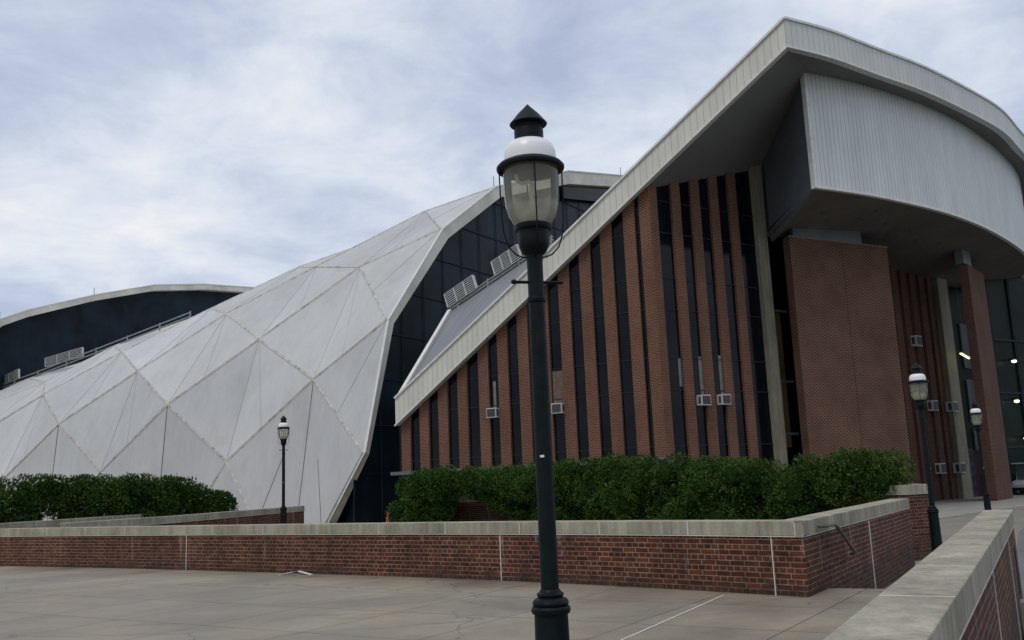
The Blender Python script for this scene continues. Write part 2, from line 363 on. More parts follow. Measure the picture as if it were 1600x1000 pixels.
class MB:
    def __init__(s): s.v = []; s.f = []
    def add(s, vs_, fs):
        k = len(s.v); s.v += [Vector(v) for v in vs_]; s.f += [tuple(i + k for i in f) for f in fs]
    def prism(s, poly, z0, z1, inset=0):
        n = len(poly)
        zz0 = z0 if isinstance(z0, (list, tuple)) else [z0] * n; zz1 = z1 if isinstance(z1, (list, tuple)) else [z1] * n
        vs_ = [(p[0], p[1], zz0[i]) for i, p in enumerate(poly)] + [(p[0], p[1], zz1[i]) for i, p in enumerate(poly)]
        fs = [tuple(range(n))[::-1], tuple(range(n, 2 * n))] + [(i, (i + 1) % n, n + (i + 1) % n, n + i) for i in range(n)]
        s.add(vs_, fs)
    def box(s, c, x, y, z, a, b, h):      # centre, axes, half sizes
        c, x, y, z = Vector(c), Vector(x), Vector(y), Vector(z)
        vs_ = [c + x * (sx * a) + y * (sy * b) + z * (sz * h) for sz in (-1, 1) for sx, sy in ((-1, -1), (1, -1), (1, 1), (-1, 1))]
        s.add(vs_, [(3, 2, 1, 0), (4, 5, 6, 7), (0, 1, 5, 4), (1, 2, 6, 5), (2, 3, 7, 6), (3, 0, 4, 7)])
    def bar(s, p, q, w, h, upv=(0, 0, 1)):
        p, q = Vector(p), Vector(q); d = (q - p); L = d.length; d.normalize()
        u_ = Vector(upv); y = u_.cross(d)
        if y.length < 1e-4: y = Vector((1, 0, 0)).cross(d)
        y.normalize(); z = d.cross(y)
        s.box((p + q) / 2, d, y, z, L / 2, w / 2, h / 2)
    def tube(s, pts, r, n=8):
        pts = [Vector(p) for p in pts]; rs = r if isinstance(r, (list, tuple)) else [r] * len(pts)
        rings = []; prev = None
        for i, p in enumerate(pts):
            d = (pts[min(i + 1, len(pts) - 1)] - pts[max(i - 1, 0)]).normalized()
            if prev is None:
                a = Vector((0, 0, 1)) if abs(d.z) < .9 else Vector((1, 0, 0)); x = a.cross(d).normalized()
            else: x = (prev - d * prev.dot(d)).normalized()
            prev = x; y = d.cross(x)
            rings.append([p + (x * math.cos(2 * math.pi * k / n) + y * math.sin(2 * math.pi * k / n)) * rs[i] for k in range(n)])
        vs_ = [v for rg in rings for v in rg]; fs = []
        for i in range(len(pts) - 1):
            for k in range(n): fs.append((i * n + k, i * n + (k + 1) % n, (i + 1) * n + (k + 1) % n, (i + 1) * n + k))
        fs.append(tuple(range(n))[::-1]); fs.append(tuple((len(pts) - 1) * n + k for k in range(n)))
        s.add(vs_, fs)
    def lathe(s, prof, n=32, c=(0, 0, 0), cap=True):
        c = Vector(c); vs_ = []; fs = []
        for r, z in prof:
            for k in range(n): vs_.append(c + Vector((r * math.cos(2 * math.pi * k / n), r * math.sin(2 * math.pi * k / n), z)))
        for i in range(len(prof) - 1):
            for k in range(n): fs.append((i * n + k, i * n + (k + 1) % n, (i + 1) * n + (k + 1) % n, (i + 1) * n + k))
        if cap:
            fs.append(tuple(range(n))[::-1]); fs.append(tuple((len(prof) - 1) * n + k for k in range(n)))
        s.add(vs_, fs)
    def build(s, name, mat, parent=None, smooth=False):
        return mesh_obj(name, s.v, s.f, mat, parent, smooth)
def bev(o, w=.01, seg=2, ang=40):
    m = o.modifiers.new('bevel', 'BEVEL'); m.width = w; m.segments = seg; m.limit_method = 'ANGLE'; m.angle_limit = R_(ang); return o
def ssmooth(o, ang=35):
    for p in o.data.polygons: p.use_smooth = True
    es = o.data
    bm = bmesh.new(); bm.from_mesh(es)
    for e_ in bm.edges:
        if len(e_.link_faces) == 2 and e_.calc_face_angle() > R_(ang): e_.smooth = False
    bm.to_mesh(es); bm.free(); return o
def thing(name, label, cat, loc=(0, 0, 0), group=None, rz=0):
    o = bpy.data.objects.new(name, None); COL.objects.link(o); o.location = loc; o.rotation_euler = (0, 0, rz)
    o.empty_display_size = .2; o['label'] = label; o['category'] = cat
    if group: o['group'] = group
    return o
def tag(o, label, cat, group=None):
    o['label'] = label; o['category'] = cat
    if group: o['group'] = group
    return o
def struct(o): o['kind'] = 'structure'; return o
def copy_tree(o, parent=None):
    c = o.copy(); COL.objects.link(c)
    if parent is not None: c.parent = parent
    for ch in [x for x in list(bpy.data.objects) if x.parent == o and x is not c]: copy_tree(ch, c)
    return c
Z = Vector((0, 0, 1))

# ================================================================== GROUND
LOW = -.42
struct(mesh_obj('ground', [(-3000, -3000, -.60), (3000, -3000, -.60), (3000, 3000, -.60), (-3000, 3000, -.60)], [(0, 1, 2, 3)], 'grass'))
# front wall line (outer/plaza face), left to right
FWL = [(-33, 33.0), (-21.5, 28.4), (-12.9, 23.7), (-8.2, 20.75), (-4.05, 17.85), (-1.6, 16.1), (.62, 14.3), (2.1, 12.95), (3.43, 11.62)]
RAMP_END = Vector((7.51, 18.35, 0))
RW0 = Vector((.60, 2.62, 0)); RW1 = Vector((6.10, 12.46, 0)); RWd = (RW1 - RW0).normalized(); RWn = Vector((RWd.y, -RWd.x, 0))
plz = [Vector((x, y, 0)) for x, y in FWL] + [Vector((3.43, 11.62, 0)) + V * .95, RW0 + RWd * ((Vector((4.6, 12.2, 0)) - RW0).dot(RWd)), RW0, Vector((.6, -6, 0)), Vector((-33, -6, 0))]
b = MB(); b.prism([(p.x, p.y) for p in plz], -.59, 0.0)
struct(b.build('plaza', 'plaza'))
yard = [(-60, 45), (-21.5, 28.5), (-12.9, 23.8), (-4.05, 18.0), (3.3, 12.1), (3.9, 12.8), (6.9, 12.1), (9, 14), (20, 33), (50, 60), (60, 120), (-90, 120)]
b = MB(); b.prism(yard, -.59, LOW); struct(b.build('yard', 'yard'))
# road to the right of the parapet
road = [(.9, -6), (1.0, 2.7), (6.45, 12.4), (8.6, 16.8), (13.8, 26.5), (19.0, 34.8), (30, 47.5), (70, 74), (90, 20), (40, -6)]
b = MB(); b.prism(road, -.58, LOW + .004); struct(b.build('road', 'asphalt'))
# pavement in front of the arena with a low kerb
cu = [(9.5, 28.5), (14.5, 33.8), (21.5, 40.8), (31, 50.0), (45, 58), (45, 70), (20, 70), (8, 45)]
b = MB(); b.prism(cu, -.57, LOW + .05); o = struct(b.build('pavement', 'curb'))
# steps down between the two parapets
A0 = Vector((3.43, 11.62, 0))
b = MB()
for k in range(3):
    p = A0 + V * (.95 + .34 * k); q = p + Vector((V.y, -V.x, 0)) * 2.4
    b.prism([(p.x, p.y), (q.x, q.y), (q.x + V.x * .36, q.y + V.y * .36), (p.x + V.x * .36, p.y + V.y * .36)], -.585, -.11 * (k + 1))
struct(b.build('steps', 'curb'))

# ================================================================== WALLS
def offset_poly(pts, d):
    out = []
    for i, p in enumerate(pts):
        a = pts[max(i - 1, 0)]; c = pts[min(i + 1, len(pts) - 1)]
        t1 = (p - a).normalized() if i > 0 else (c - p).normalized(); t2 = (c - p).normalized() if i < len(pts) - 1 else t1
        n1 = Vector((-t1.y, t1.x, 0)); n2 = Vector((-t2.y, t2.x, 0)); n = (n1 + n2).normalized()
        out.append(p + n * (d / max(.3, n.dot(n1))))
    return out
def strip_wall(mb, pts, o0, o1, z0, z1):
    a = offset_poly(pts, o0); c = offset_poly(pts, o1); n = len(pts)
    zz0 = z0 if isinstance(z0, list) else [z0] * n; zz1 = z1 if isinstance(z1, list) else [z1] * n
    vs_ = []
    for i in range(n):
        vs_ += [(a[i].x, a[i].y, zz0[i]), (c[i].x, c[i].y, zz0[i]), (c[i].x, c[i].y, zz1[i]), (a[i].x, a[i].y, zz1[i])]
    fs = [(0, 1, 2, 3), tuple((n - 1) * 4 + k for k in (3, 2, 1, 0))]
    for i in range(n - 1):
        for k in range(4): fs.append((i * 4 + k, i * 4 + (k + 1) % 4, (i + 1) * 4 + (k + 1) % 4, (i + 1) * 4 + k))
    mb.add(vs_, fs)
def resample(pts, step):
    out = [pts[0]]; jt = []
    for i in range(len(pts) - 1):
        a, c = pts[i], pts[i + 1]; L = (c - a).length; n = max(1, round(L / step))
        for k in range(1, n + 1): out.append(a.lerp(c, k / n))
    return out
def smooth_line(pts, n=40):
    P_ = [Vector((x, y, 0)) for x, y in pts]; out = []
    for i in range(len(P_) - 1):
        p0, p1, p2, p3 = P_[max(i - 1, 0)], P_[i], P_[i + 1], P_[min(i + 2, len(P_) - 1)]
        for k in range(n // 8):
            t = k / (n // 8)
            out.append(.5 * ((2 * p1) + (p2 - p0) * t + (2 * p0 - 5 * p1 + 4 * p2 - p3) * t * t + (3 * p1 - p0 - 3 * p2 + p3) * t ** 3))
    out.append(P_[-1]); return out
def uv_along(o, pts, off=0.0):
    """brick UVs that run along a polyline so courses meet round gentle bends"""
    me = o.data; uvl = me.uv_layers[0]; cum = [0]
    for i in range(len(pts) - 1): cum.append(cum[-1] + (pts[i + 1] - pts[i]).length)
    def par(co):
        best = (1e9, 0)
        for i in range(len(pts) - 1):
            a = pts[i]; d = pts[i + 1] - a; L = d.length; t = max(0, min(1, ((co.x - a.x) * d.x + (co.y - a.y) * d.y) / L / L))
            q = a + d * t; e_ = (q.x - co.x) ** 2 + (q.y - co.y) ** 2
            if e_ < best[0]: best = (e_, cum[i] + t * L)
        return best[1]
    for p in me.polygons:
        if abs(p.normal.z) > .5: continue
        n = p.normal; 
        vals = [par(me.vertices[v].co) for v in p.vertices]
        if max(vals) - min(vals) < .02: continue
        for li, val in zip(p.loop_indices, vals):
            uvl.data[li].uv = (val + off, me.vertices[me.loops[li].vertex_index].co.z)
CH = .178
def brick_parapet(name, label, pts, th, z0, ztop, mat='brick_near', stone=1.55, over=.02, side=1, g=.008):
    """pts run along the visible face; thickness grows to the left side of travel (side=+1)"""
    t = thing(name, label, 'brick wall', tuple(pts[0]))
    T = Vector(pts[0])
    loc = [p - T for p in pts]
    zt = ztop if isinstance(ztop, list) else [ztop] * len(loc)
    m = MB(); strip_wall(m, loc, 0, th * side, z0, [z - CH for z in zt]); o = m.build('brickwork', mat, t); uv_along(o, loc)
    cum = [0]
    for i in range(len(loc) - 1): cum.append(cum[-1] + (loc[i + 1] - loc[i]).length)
    def at_d(d):
        i = min(max(k for k in range(len(cum)) if cum[k] <= d + 1e-6), len(loc) - 2); f = (d - cum[i]) / (cum[i + 1] - cum[i])
        return loc[i].lerp(loc[i + 1], f), zt[i] * (1 - f) + zt[i + 1] * f
    d = 0.0; nxt = stone * .55; first = True
    while d < cum[-1] - .02:
        e1 = cum[-1] if nxt > cum[-1] - .5 else nxt
        s0, s1 = d + (0 if first else g), e1 - (0 if e1 == cum[-1] else g)
        ds = [s0] + [c_ for c_ in cum if s0 + .03 < c_ < s1 - .03] + [s1]
        pz = [at_d(x) for x in ds]; dz = rnd.uniform(.0005, .003)
        m = MB(); strip_wall(m, [p for p, z in pz], -over * side, (th + over) * side, [z - CH for p, z in pz], [z + dz for p, z in pz])
        bev(m.build('coping_stone', 'coping', t), .007)
        first = False; d = e1; nxt = e1 + stone + rnd.uniform(-.05, .05)
    m = MB(); strip_wall(m, loc, -(over - .001) * side, (th + over - .001) * side, [z - CH - .013 for z in zt], [z - CH - .001 for z in zt])
    m.build('bed_joint', 'mortar_joint', t)
    m = MB(); strip_wall(m, loc, -(over - .004) * side, (th + over - .002) * side, [z - CH + .002 for z in zt], [z - .0012 for z in zt])
    m.build('joint_mortar', 'mortar_joint', t)
    return t
# front L-shaped parapet
fw_pts = smooth_line(FWL, 32)
ramp_pts = [A0.lerp(RAMP_END, k / 4) for k in range(1, 5)]
front = brick_parapet('brick_parapet', 'long low brick wall with stone coping across the plaza, turning the corner by the handrail',
                      fw_pts + ramp_pts, .32, -.6, .90)
def seg_joint(P, dr, z0, z1, w=.016, proud=.006, T=Vector(FWL[0] + (0,))):
    mb = MB(); nn = Vector((-dr.y, dr.x, 0)); mb.box(P - T + Z * ((z0 + z1) / 2) - nn * (proud / 2 - .003), dr, nn, Z, w / 2, proud / 2 + .003, (z1 - z0) / 2)
    mb.build('movement_joint', 'mortar_joint', front)
def on_wall(frac_x):
    for i in range(len(fw_pts) - 1):
        a, c = fw_pts[i], fw_pts[i + 1]
        ra, rc = a.x / a.y, c.x / c.y
        if ra <= frac_x <= rc:
            return a.lerp(c, (frac_x - ra) / (rc - ra)), (c - a).normalized()
for fx in (-.352, -.022, .262):
    P, dr = on_wall(fx); seg_joint(P, dr, .0, .71)
seg_joint(A0 + V * 3.55, V, -.3, .71)
# right parapet beside the road
rp = [RW0 + RWn * .30, RW1 + RWn * .30]
right = brick_parapet('brick_parapet', 'brick wall with broad stone coping running from the lower right corner towards the road',
                      rp, .30, -.6, .90, stone=1.45, g=.017)
T = rp[0]
m = MB(); P = RW0.lerp(RW1, .935) + RWn * .305 - T + Z * .22; m.box(P, RWd, RWn, Z, .16, .01, .27); m.build('access_plate', 'plate', right)
for k in (.50, .80):
    m = MB(); P = RW0.lerp(RW1, k) + RWn * .302 - T + Z * .06; m.box(P, RWd, RWn, Z, .008, .006, .65); m.build('movement_joint', 'mortar_joint', right)
# parapets at the left behind the plaza wall
w2 = [Vector((-11.0, 23.1, 0)), Vector((-9.5, 26.5, 0)), Vector((-8.03, 35.2, 0))]
brick_parapet('brick_parapet', 'brick ramp wall with pale coping ending beside the small lamp post before the dome',
              resample(w2, 4), .3, LOW, 1.0, mat='brick_near', stone=3.2)
w3 = [Vector((-14.2, 25.2, 0)), Vector((-12.6, 31.5, 0)), Vector((-11.9, 38.6, 0))]
brick_parapet('brick_parapet', 'furthest stone capped wall, holding the hedge at the left',
              resample(w3, 5), .3, LOW, 1.0, mat='brick_near', stone=3.2)
# right planter wall
pw = [Vector((-3.6, 34.6, 0)), Vector((-2.6, 33.6, 0)), Vector((2.0, 29.2, 0)), Vector((6.0, 24.2, 0)), Vector((8.05, 19.75, 0)), Vector((8.72, 20.1, 0)), Vector((9.6, 26.5, 0))]
brick_parapet('planter_wall', 'brick planter wall with stone cap under the long row of shrubs', pw, .3, LOW, 1.12, mat='brick_near', stone=1.7)
m = MB(); m.prism([(p.x, p.y) for p in pw[:5]] + [(8.5, 20.3), (9.3, 26), (4, 34)], LOW, .80)
soil = struct(m.build('planter_soil', 'soil'))
# handrail on the ramp wall
t = thing('handrail', 'short bent metal handrail fixed to the brick wall at the top of the steps', 'handrail', tuple(A0))
nrm = Vector((V.y, -V.x, 0))
p0 = V * .62 + nrm * .03 + Z * .80; p1 = V * .66 + nrm * .12 + Z * .80; p2 = V * 1.12 + nrm * .12 + Z * .80; p3 = V * 2.02 + nrm * .12 + Z * .36; p4 = V * 2.1 + nrm * .03 + Z * .33
m = MB(); m.tube([p0, p1, p2.lerp(p1, .12), p2.lerp(p3, .08), p3, p4], .021, 10); ssmooth(m.build('rail', 'bronze', t))
for q, dz in ((p2, 0), (p3.lerp(p2, .12), 0)):
    m = MB(); m.tube([q - Z * .02, q - Z * .10, q - Z * .12 - nrm * .12], .009, 6); m.build('bracket', 'bronze', t)
for q in (p0, p4):
    m = MB(); m.box(q - nrm * .02, V, nrm, Z, .03, .01, .03); m.build('wall_flange', 'galv', t)
# litter
P, dr = on_wall(-.2345)
t = thing('paper_scrap', 'bent strip of white litter lying at the foot of the brick wall', 'litter', (P.x + .05, P.y - .22, .004))
m = MB(); d = dr
m.box(Vector((-.20, 0, .03)), (d * .98 + Z * .16).normalized(), Vector((-d.y, d.x, 0)), Vector((0, 0, 1)), .20, .035, .004)
m.box(Vector((.155, -.1, .03)), (d * .98 - Z * .16).normalized(), Vector((-d.y, d.x, 0)), Vector((0, 0, 1)), .18, .035, .004)
m.build('strip', 'paper', t)
# painted/caulked line in the slab
m = MB(); a = Vector((.80, 8.95, .004)); c = Vector((2.52, 12.14, .004)); m.bar(a, c, .022, .004)
struct(m.build('slab_joint_filler', 'mortar_joint'))

# ================================================================== LAMP POSTS
def make_lamp(label, loc, metal='lamp_metal', rz=0.0, sc=1.0):
    t = thing('lamp_post', label, 'lamp post', loc, 'old style lamp posts around the plaza', rz)
    def add(name, prof, mat, n=36, par=t, cap=True):
        mb = MB(); mb.lathe(prof, n, cap=cap); return ssmooth(mb.build(name, mat, par), 30)
    add('base', [(.135, 0), (.135, .03), (.115, .05), (.108, .12), (.097, .16), (.092, .5), (.087, .826), (.098, .832), (.102, .842), (.102, .856), (.096, .866), (.088, .868),
                 (.093, .874), (.095, .885), (.088, .900), (.072, .909), (.062, .913), (.069, .918), (.071, .925), (.069, .932), (.058, .938), (.055, .944), (.049, .952)], metal)
    add('pole', [(.047, .95), (.0465, 2.0), (.044, 2.55), (.044, 2.76)], metal)
    add('collar', [(.050, 2.47), (.052, 2.475), (.052, 2.495), (.050, 2.5)], metal)
    add('globe_holder', [(.045, 2.70), (.047, 2.735), (.066, 2.752), (.083, 2.785), (.086, 2.82), (.086, 2.875), (.100, 2.880), (.104, 2.892), (.104, 2.905), (.098, 2.91)], metal)
    gl = [(.094, 2.905), (.112, 2.928), (.134, 2.968), (.148, 3.02), (.154, 3.08), (.156, 3.16), (.156, 3.262)]
    mb = MB(); mb.lathe(gl, 40, cap=False); g = mb.build('globe', 'globe', t, True)
    add('gas_burner', [(.050, 2.90), (.052, 2.99), (.036, 3.0), (.014, 3.005), (.013, 3.14), (.008, 3.145)], 'bulb', 16)
    mb = MB(); mb.tube([(.01, 0, 3.08), (.01, 0, 3.15), (-.01, 0, 3.165), (-.055, 0, 3.155), (-.075, 0, 3.17), (-.08, 0, 3.21)], .011, 8); ssmooth(mb.build('burner_pipe', 'bulb', t))
    add('reflector_ring', [(.160, 3.238), (.176, 3.222), (.190, 3.232), (.192, 3.246), (.178, 3.262), (.150, 3.275)], metal, 44)
    add('cap', [(.146, 3.262), (.147, 3.305), (.144, 3.338), (.132, 3.370), (.108, 3.391), (.082, 3.399)], 'white_enamel', 40)
    add('chimney', [(.082, 3.395), (.083, 3.462), (.080, 3.47), (.074, 3.474), (.074, 3.52)], metal)
    add('chimney_hood', [(.104, 3.498), (.107, 3.503), (.060, 3.562), (.012, 3.612), (.004, 3.622)], metal)
    for k in range(4):
        a = k * math.pi / 2 + R_(6); dx, dy = math.cos(a), math.sin(a)
        pr = [(.178, 3.25), (.176, 3.10), (.172, 2.95), (.164, 2.86), (.140, 2.785), (.10, 2.742), (.066, 2.728), (.043, 2.724)]
        mb = MB(); mb.tube([(r * dx, r * dy, z) for r, z in pr], .0045, 6); ssmooth(mb.build('guard_wire', metal, t))
    mb = MB(); mb.tube([(-.12, -.03, 2.585), (.15, .04, 2.585)], .009, 8); mb.lathe([(.006, 2.573), (.015, 2.578), (.017, 2.587), (.012, 2.597), (.004, 2.6)], 10, (-.12, -.03, 0)); ssmooth(mb.build('ladder_bar', metal, t))
    t.scale = (sc, sc, sc)
    return t
lamp = make_lamp('big dark lamp post with stained glass globe standing closest, in the middle of the plaza', (.139, 5.0, 0))
mb = MB(); mb.box((-.01, -.0485, 1.635), (1, 0, 0), (0, 1, 0), (0, 0, 1), .011, .003, .006); mb.build('sticker', 'paper', lamp)
def lamp_copy(label, loc, rz, mat=None):
    c = copy_tree(lamp); c.location = loc; c.rotation_euler = (0, 0, rz); c['label'] = label
    return c
lamp_copy('small lamp post standing alone in front of the white faceted dome', (-7.0, 28, .18), .5)
lamp_copy('lamp post rising behind the stone coping at the right, beside the end of the shrubs', (7.60, 17.5, -.18), 1.1)
lamp_copy('distant lamp post against the dark glass beside the right hand brick pier', (13.78, 28, -.26), .2)

# ================================================================== ARENA BUILDING
C0 = Vector((5.98, 38, 0)); O0 = Vector((-10.2, 50, 0))
def wp(s, t, z): return C0 + U * s + V * t + Z * z      # wing coordinates
def vp(s, t, z): return O0 + U * s + V * t + Z * z      # vault coordinates
arena = thing('arena', 'large brick and dark glass sports arena with white faceted domes and sweeping roofs', 'building', (5.98, 38, 0))
AL = Vector(arena.location)
def put(o):        # the arena's Empty is moved, so shift the part's mesh into its frame
    o.data.transform(Matrix.Translation(-AL)); return o
def B(mb, name, mat, smooth=False, parent=None):
    o = put(mb.build(name, mat, parent or arena, smooth)); return o
S1 = -6.49
def zs(s): return 18.02 - .663 * max(0, s - S1)         # soffit
def zf(s): return 19.17 - .657 * max(0, s - S1) - .10 * math.sin(math.pi * min(1, max(0, (s - S1) / 20.4)))
# --- curved front edge of the wing roof
EDGE = [(11.28, 34.25), (13.47, 35.46), (16.14, 37.34), (19.10, 39.42), (22.73, 42.46), (25.43, 45.0), (28.24, 48.4), (31.9, 52.6), (36.2, 58.5), (41.5, 66), (47, 76)]
edge = smooth_line(EDGE, 32)
backL = wp(S1, 45, 0)
m = MB()                                                  # flat soffit of the canopy
edge_in = offset_poly(edge, .12)
poly = [(p.x, p.y) for p in edge_in] + [(backL.x + 8, backL.y + 8), (backL.x, backL.y)]
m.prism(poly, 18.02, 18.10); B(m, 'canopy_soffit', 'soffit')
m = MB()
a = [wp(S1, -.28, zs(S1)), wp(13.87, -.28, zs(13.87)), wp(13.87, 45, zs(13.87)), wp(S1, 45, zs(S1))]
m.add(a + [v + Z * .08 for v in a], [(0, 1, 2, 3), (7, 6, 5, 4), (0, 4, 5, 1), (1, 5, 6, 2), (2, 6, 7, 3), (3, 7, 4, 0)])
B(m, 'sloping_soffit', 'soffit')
# fascias
m = MB(); N = 24
for i in range(N):
    s0 = 13.87 + (S1 - 13.87) * i / N; s1 = 13.87 + (S1 - 13.87) * (i + 1) / N
    v = [wp(s0, -.3, zs(s0) - .02), wp(s1, -.3, zs(s1) - .02), wp(s1, -.3, zf(s1)), wp(s0, -.3, zf(s0))]
    m.add(v + [q + V * .3 for q in v], [(0, 1, 2, 3), (7, 6, 5, 4), (0, 4, 5, 1), (3, 2, 6, 7)] + ([(0, 3, 7, 4)] if i == 0 else []))
B(m, 'side_fascia', 'fascia')
m = MB(); strip_wall(m, edge, 0, .3, 18.0, 19.17); o = B(m, 'front_fascia', 'fascia_front'); uv_along(o, [p - AL for p in edge])
m = MB(); strip_wall(m, edge, -.06, .34, 19.17, 19.27); B(m, 'roof_edge_trim', 'trim')
m = MB()
for i in range(N):
    s0 = 13.87 + (S1 - 13.87) * i / N; s1 = 13.87 + (S1 - 13.87) * (i + 1) / N
    m.bar(wp(s0, -.2, zf(s0) + .04), wp(s1, -.2, zf(s1) + .04), .36, .09)
B(m, 'roof_edge_trim', 'trim')
m = MB(); m.bar(wp(13.9, -.33, zs(13.87) - .03), wp(S1, -.33, zs(S1) - .03), .06, .07); strip_wall(m, edge, -.04, -.005, 17.97, 18.05); B(m, 'drip_edge', 'trim')
# roof surface
def zr(s): return 10.69 + (14.1 - s) * RS
RS = .408
m = MB(); gs = [13.87 - 20.36 * i / 12 for i in range(13)]
prof = [(0.0, 0.0), (.5, .42), (1.1, .60), (4.5, 1.0), (12, 1.12), (28, 1.2)]
for s0, s1 in zip(gs[:-1], gs[1:]):
    for (t0, f0), (t1, f1) in zip(prof[:-1], prof[1:]):
        def zz(s, f, t):
            a = zf(s) - .04; r_ = max(zr(s), a + .02)
            if t <= 4.5: return a + (r_ - a) * (t / 4.5)
            return r_ + (f - 1) * 6
        q = [wp(s0, t0, zz(s0, f0, t0)), wp(s1, t0, zz(s1, f0, t0)), wp(s1, t1, zz(s1, f1, t1)), wp(s0, t1, zz(s0, f1, t1))]
        k = len(m.v); m.add(q + [v - Z * .25 for v in q], [(0, 1, 2, 3), (7, 6, 5, 4), (0, 3, 7, 4), (1, 5, 6, 2), (2, 6, 7, 3), (0, 4, 5, 1)])
B(m, 'roof_sheet', 'roof_grey')
m = MB()
pe = [wp(13.9, t_ * 4.5 / 8, zf(13.87) + (zr(13.87) - zf(13.87)) * (t_ / 8)) for t_ in range(9)]
for p, q in zip(pe[:-1], pe[1:]): m.bar(p, q, .22, .3)
B(m, 'roof_verge', 'trim')
m = MB(); m.prism([(p.x, p.y) for p in edge_in] + [(backL.x + 8, backL.y + 8), (backL.x, backL.y)], 18.6, 19.12); B(m, 'canopy_roof', 'roof_grey')
# end wall of the wing
m = MB()
v = [wp(13.75, .1, LOW), wp(13.75, 28, LOW), wp(13.75, 28, 8), wp(13.75, 4.5, 10.3), wp(13.75, 2, zf(13.87) + 2.2), wp(13.75, .1, 5.4)]
m.add(v + [q - U * .2 for q in v], [tuple(range(6)), tuple(range(11, 5, -1))] + [(i, (i + 1) % 6, 6 + (i + 1) % 6, 6 + i) for i in range(6)])
B(m, 'end_wall', 'glass_arch')
# ridge rail + louvre screens
def ridge(s, dz=0, t=4.5): return wp(s, t, zr(s) + dz)
m = MB()
m.tube([ridge(13.9, .30), ridge(7.3, .30)], .045, 6); m.tube([ridge(13.9, .12), ridge(7.3, .12)], .06, 6)
for k in range(4): m.tube([ridge(13.4 - k * 2, -.1), ridge(13.4 - k * 2, .42)], .05, 6)
B(m, 'ridge_rail', 'galv')
def two_mat(name, mb1, m1, mb2, m2, parent=None):
    k = len(mb1.f); mb = MB(); mb.v = list(mb1.v); mb.f = list(mb1.f); n1_ = len(mb1.f); mb.add(mb2.v, mb2.f)
    me = bpy.data.meshes.new(name); me.from_pydata([tuple(v) for v in mb.v], [], mb.f)
    for i, p in enumerate(me.polygons): p.material_index = 0 if i < n1_ else 1
    bm = bmesh.new(); bm.from_mesh(me); bmesh.ops.recalc_face_normals(bm, faces=bm.faces); bm.to_mesh(me); bm.free()
    me.update(); auto_uv(me); me.materials.append(M[m1]); me.materials.append(M[m2])
    o = bpy.data.objects.new(name, me); COL.objects.link(o); o.parent = parent or arena; return put(o)
def screen(p, q, h, lean):
    mb, fr = MB(), MB()
    d = (q - p).normalized(); upv = (Z + lean).normalized()
    v = [p, q, q + upv * h, p + upv * h]; n_ = d.cross(upv).normalized() * .05
    mb.add(v + [x + n_ for x in v], [(0, 1, 2, 3), (7, 6, 5, 4), (0, 4, 5, 1), (1, 5, 6, 2), (2, 6, 7, 3), (3, 7, 4, 0)])
    k = 7
    for i in range(k + 1): fr.bar(p + upv * (h * i / k) + n_ * .5, q + upv * (h * i / k) + n_ * .5, .16, .035)
    for f in (0, .33, .66, 1): fr.bar(p.lerp(q, f) + n_ * .5, p.lerp(q, f) + upv * h + n_ * .5, .18, .06, upv=d)
    return two_mat('louvre_screen', mb, 'mullion', fr, 'white_metal')
for sa, sb in ((14.0, 12.1), (10.86, 9.22)): screen(ridge(sa, .28), ridge(sb, .28), .78, U * .3)
# --- facade: glass behind brick fins
def facade_glass(name, p0, p1, z0, zt0, zt1, mat='glass', th=.12, n=None):
    n = n or Vector((-(p1 - p0).y, (p1 - p0).x, 0)).normalized()
    mb = MB(); mb.prism([(p0.x, p0.y), (p1.x, p1.y), (p1 + n * th).to_2d()[:], (p0 + n * th).to_2d()[:]], z0, [zt0, zt1, zt1, zt0]); return B(mb, name, mat)
BASE = 2.28
nV = V
facade_glass('window_wall', wp(14.0, .13, 0), wp(0, .13, 0), BASE, zs(14) + .1, zs(0) + .1, n=V)
Wn = Vector((-W.y, W.x, 0))
def wq(d, n=0, z=0): return C0 + W * d + Wn * n + Z * z
def zsW(d): return zs((W * d).dot(U))
facade_glass('window_wall', wq(0, .13), wq(7.2, .13), BASE - .3, zsW(0) + .1, zsW(7.2) + .1, n=Wn)
fins = [13.77, 12.63, 11.48, 10.32, 9.09, 7.99, 6.86, 5.75, 4.6, 3.48, 2.39, 1.24]
for s in fins:
    m = MB(); a, c = s, s - .56
    m.prism([wp(a, 0, 0).to_2d()[:], wp(c, 0, 0).to_2d()[:], wp(c, .3, 0).to_2d()[:], wp(a, .3, 0).to_2d()[:]], BASE, [zs(a) + .05, zs(c) + .05, zs(c) + .05, zs(a) + .05])
    B(m, 'brick_fin', 'brick_fin')
m = MB(); 
cp = [wp(.45, 0, 0), wp(-.05, 0, 0), wq(.50, -.02), wq(.50, .5), wp(.45, .5, 0)]
m.prism([p.to_2d()[:] for p in cp], BASE - .3, [zs(0) + .05] * 5); B(m, 'corner_pier', 'brick_fin')
WF = [1.35, 2.52, 3.68, 4.86]
for d in WF:
    m = MB(); m.prism([wq(d, 0).to_2d()[:], wq(d + .52, 0).to_2d()[:], wq(d + .52, .3).to_2d()[:], wq(d, .3).to_2d()[:]], BASE - .3, zsW(d) + .3); B(m, 'brick_fin', 'brick_fin')
# transoms
for z in (2.75, 5.05, 6.4, 8.45, 9.8, 11.8, 13.2):
    smax = min(14.0, S1 + (18.02 - z) / .663)
    if smax > .3: m = MB(); m.bar(wp(smax, .12, z), wp(.2, .12, z), .06, .04); B(m, 'transom', 'mullion')
    m = MB(); m.bar(wq(.3, .12, z), wq(7.0, .12, z), .06, .04); B(m, 'transom', 'mullion')
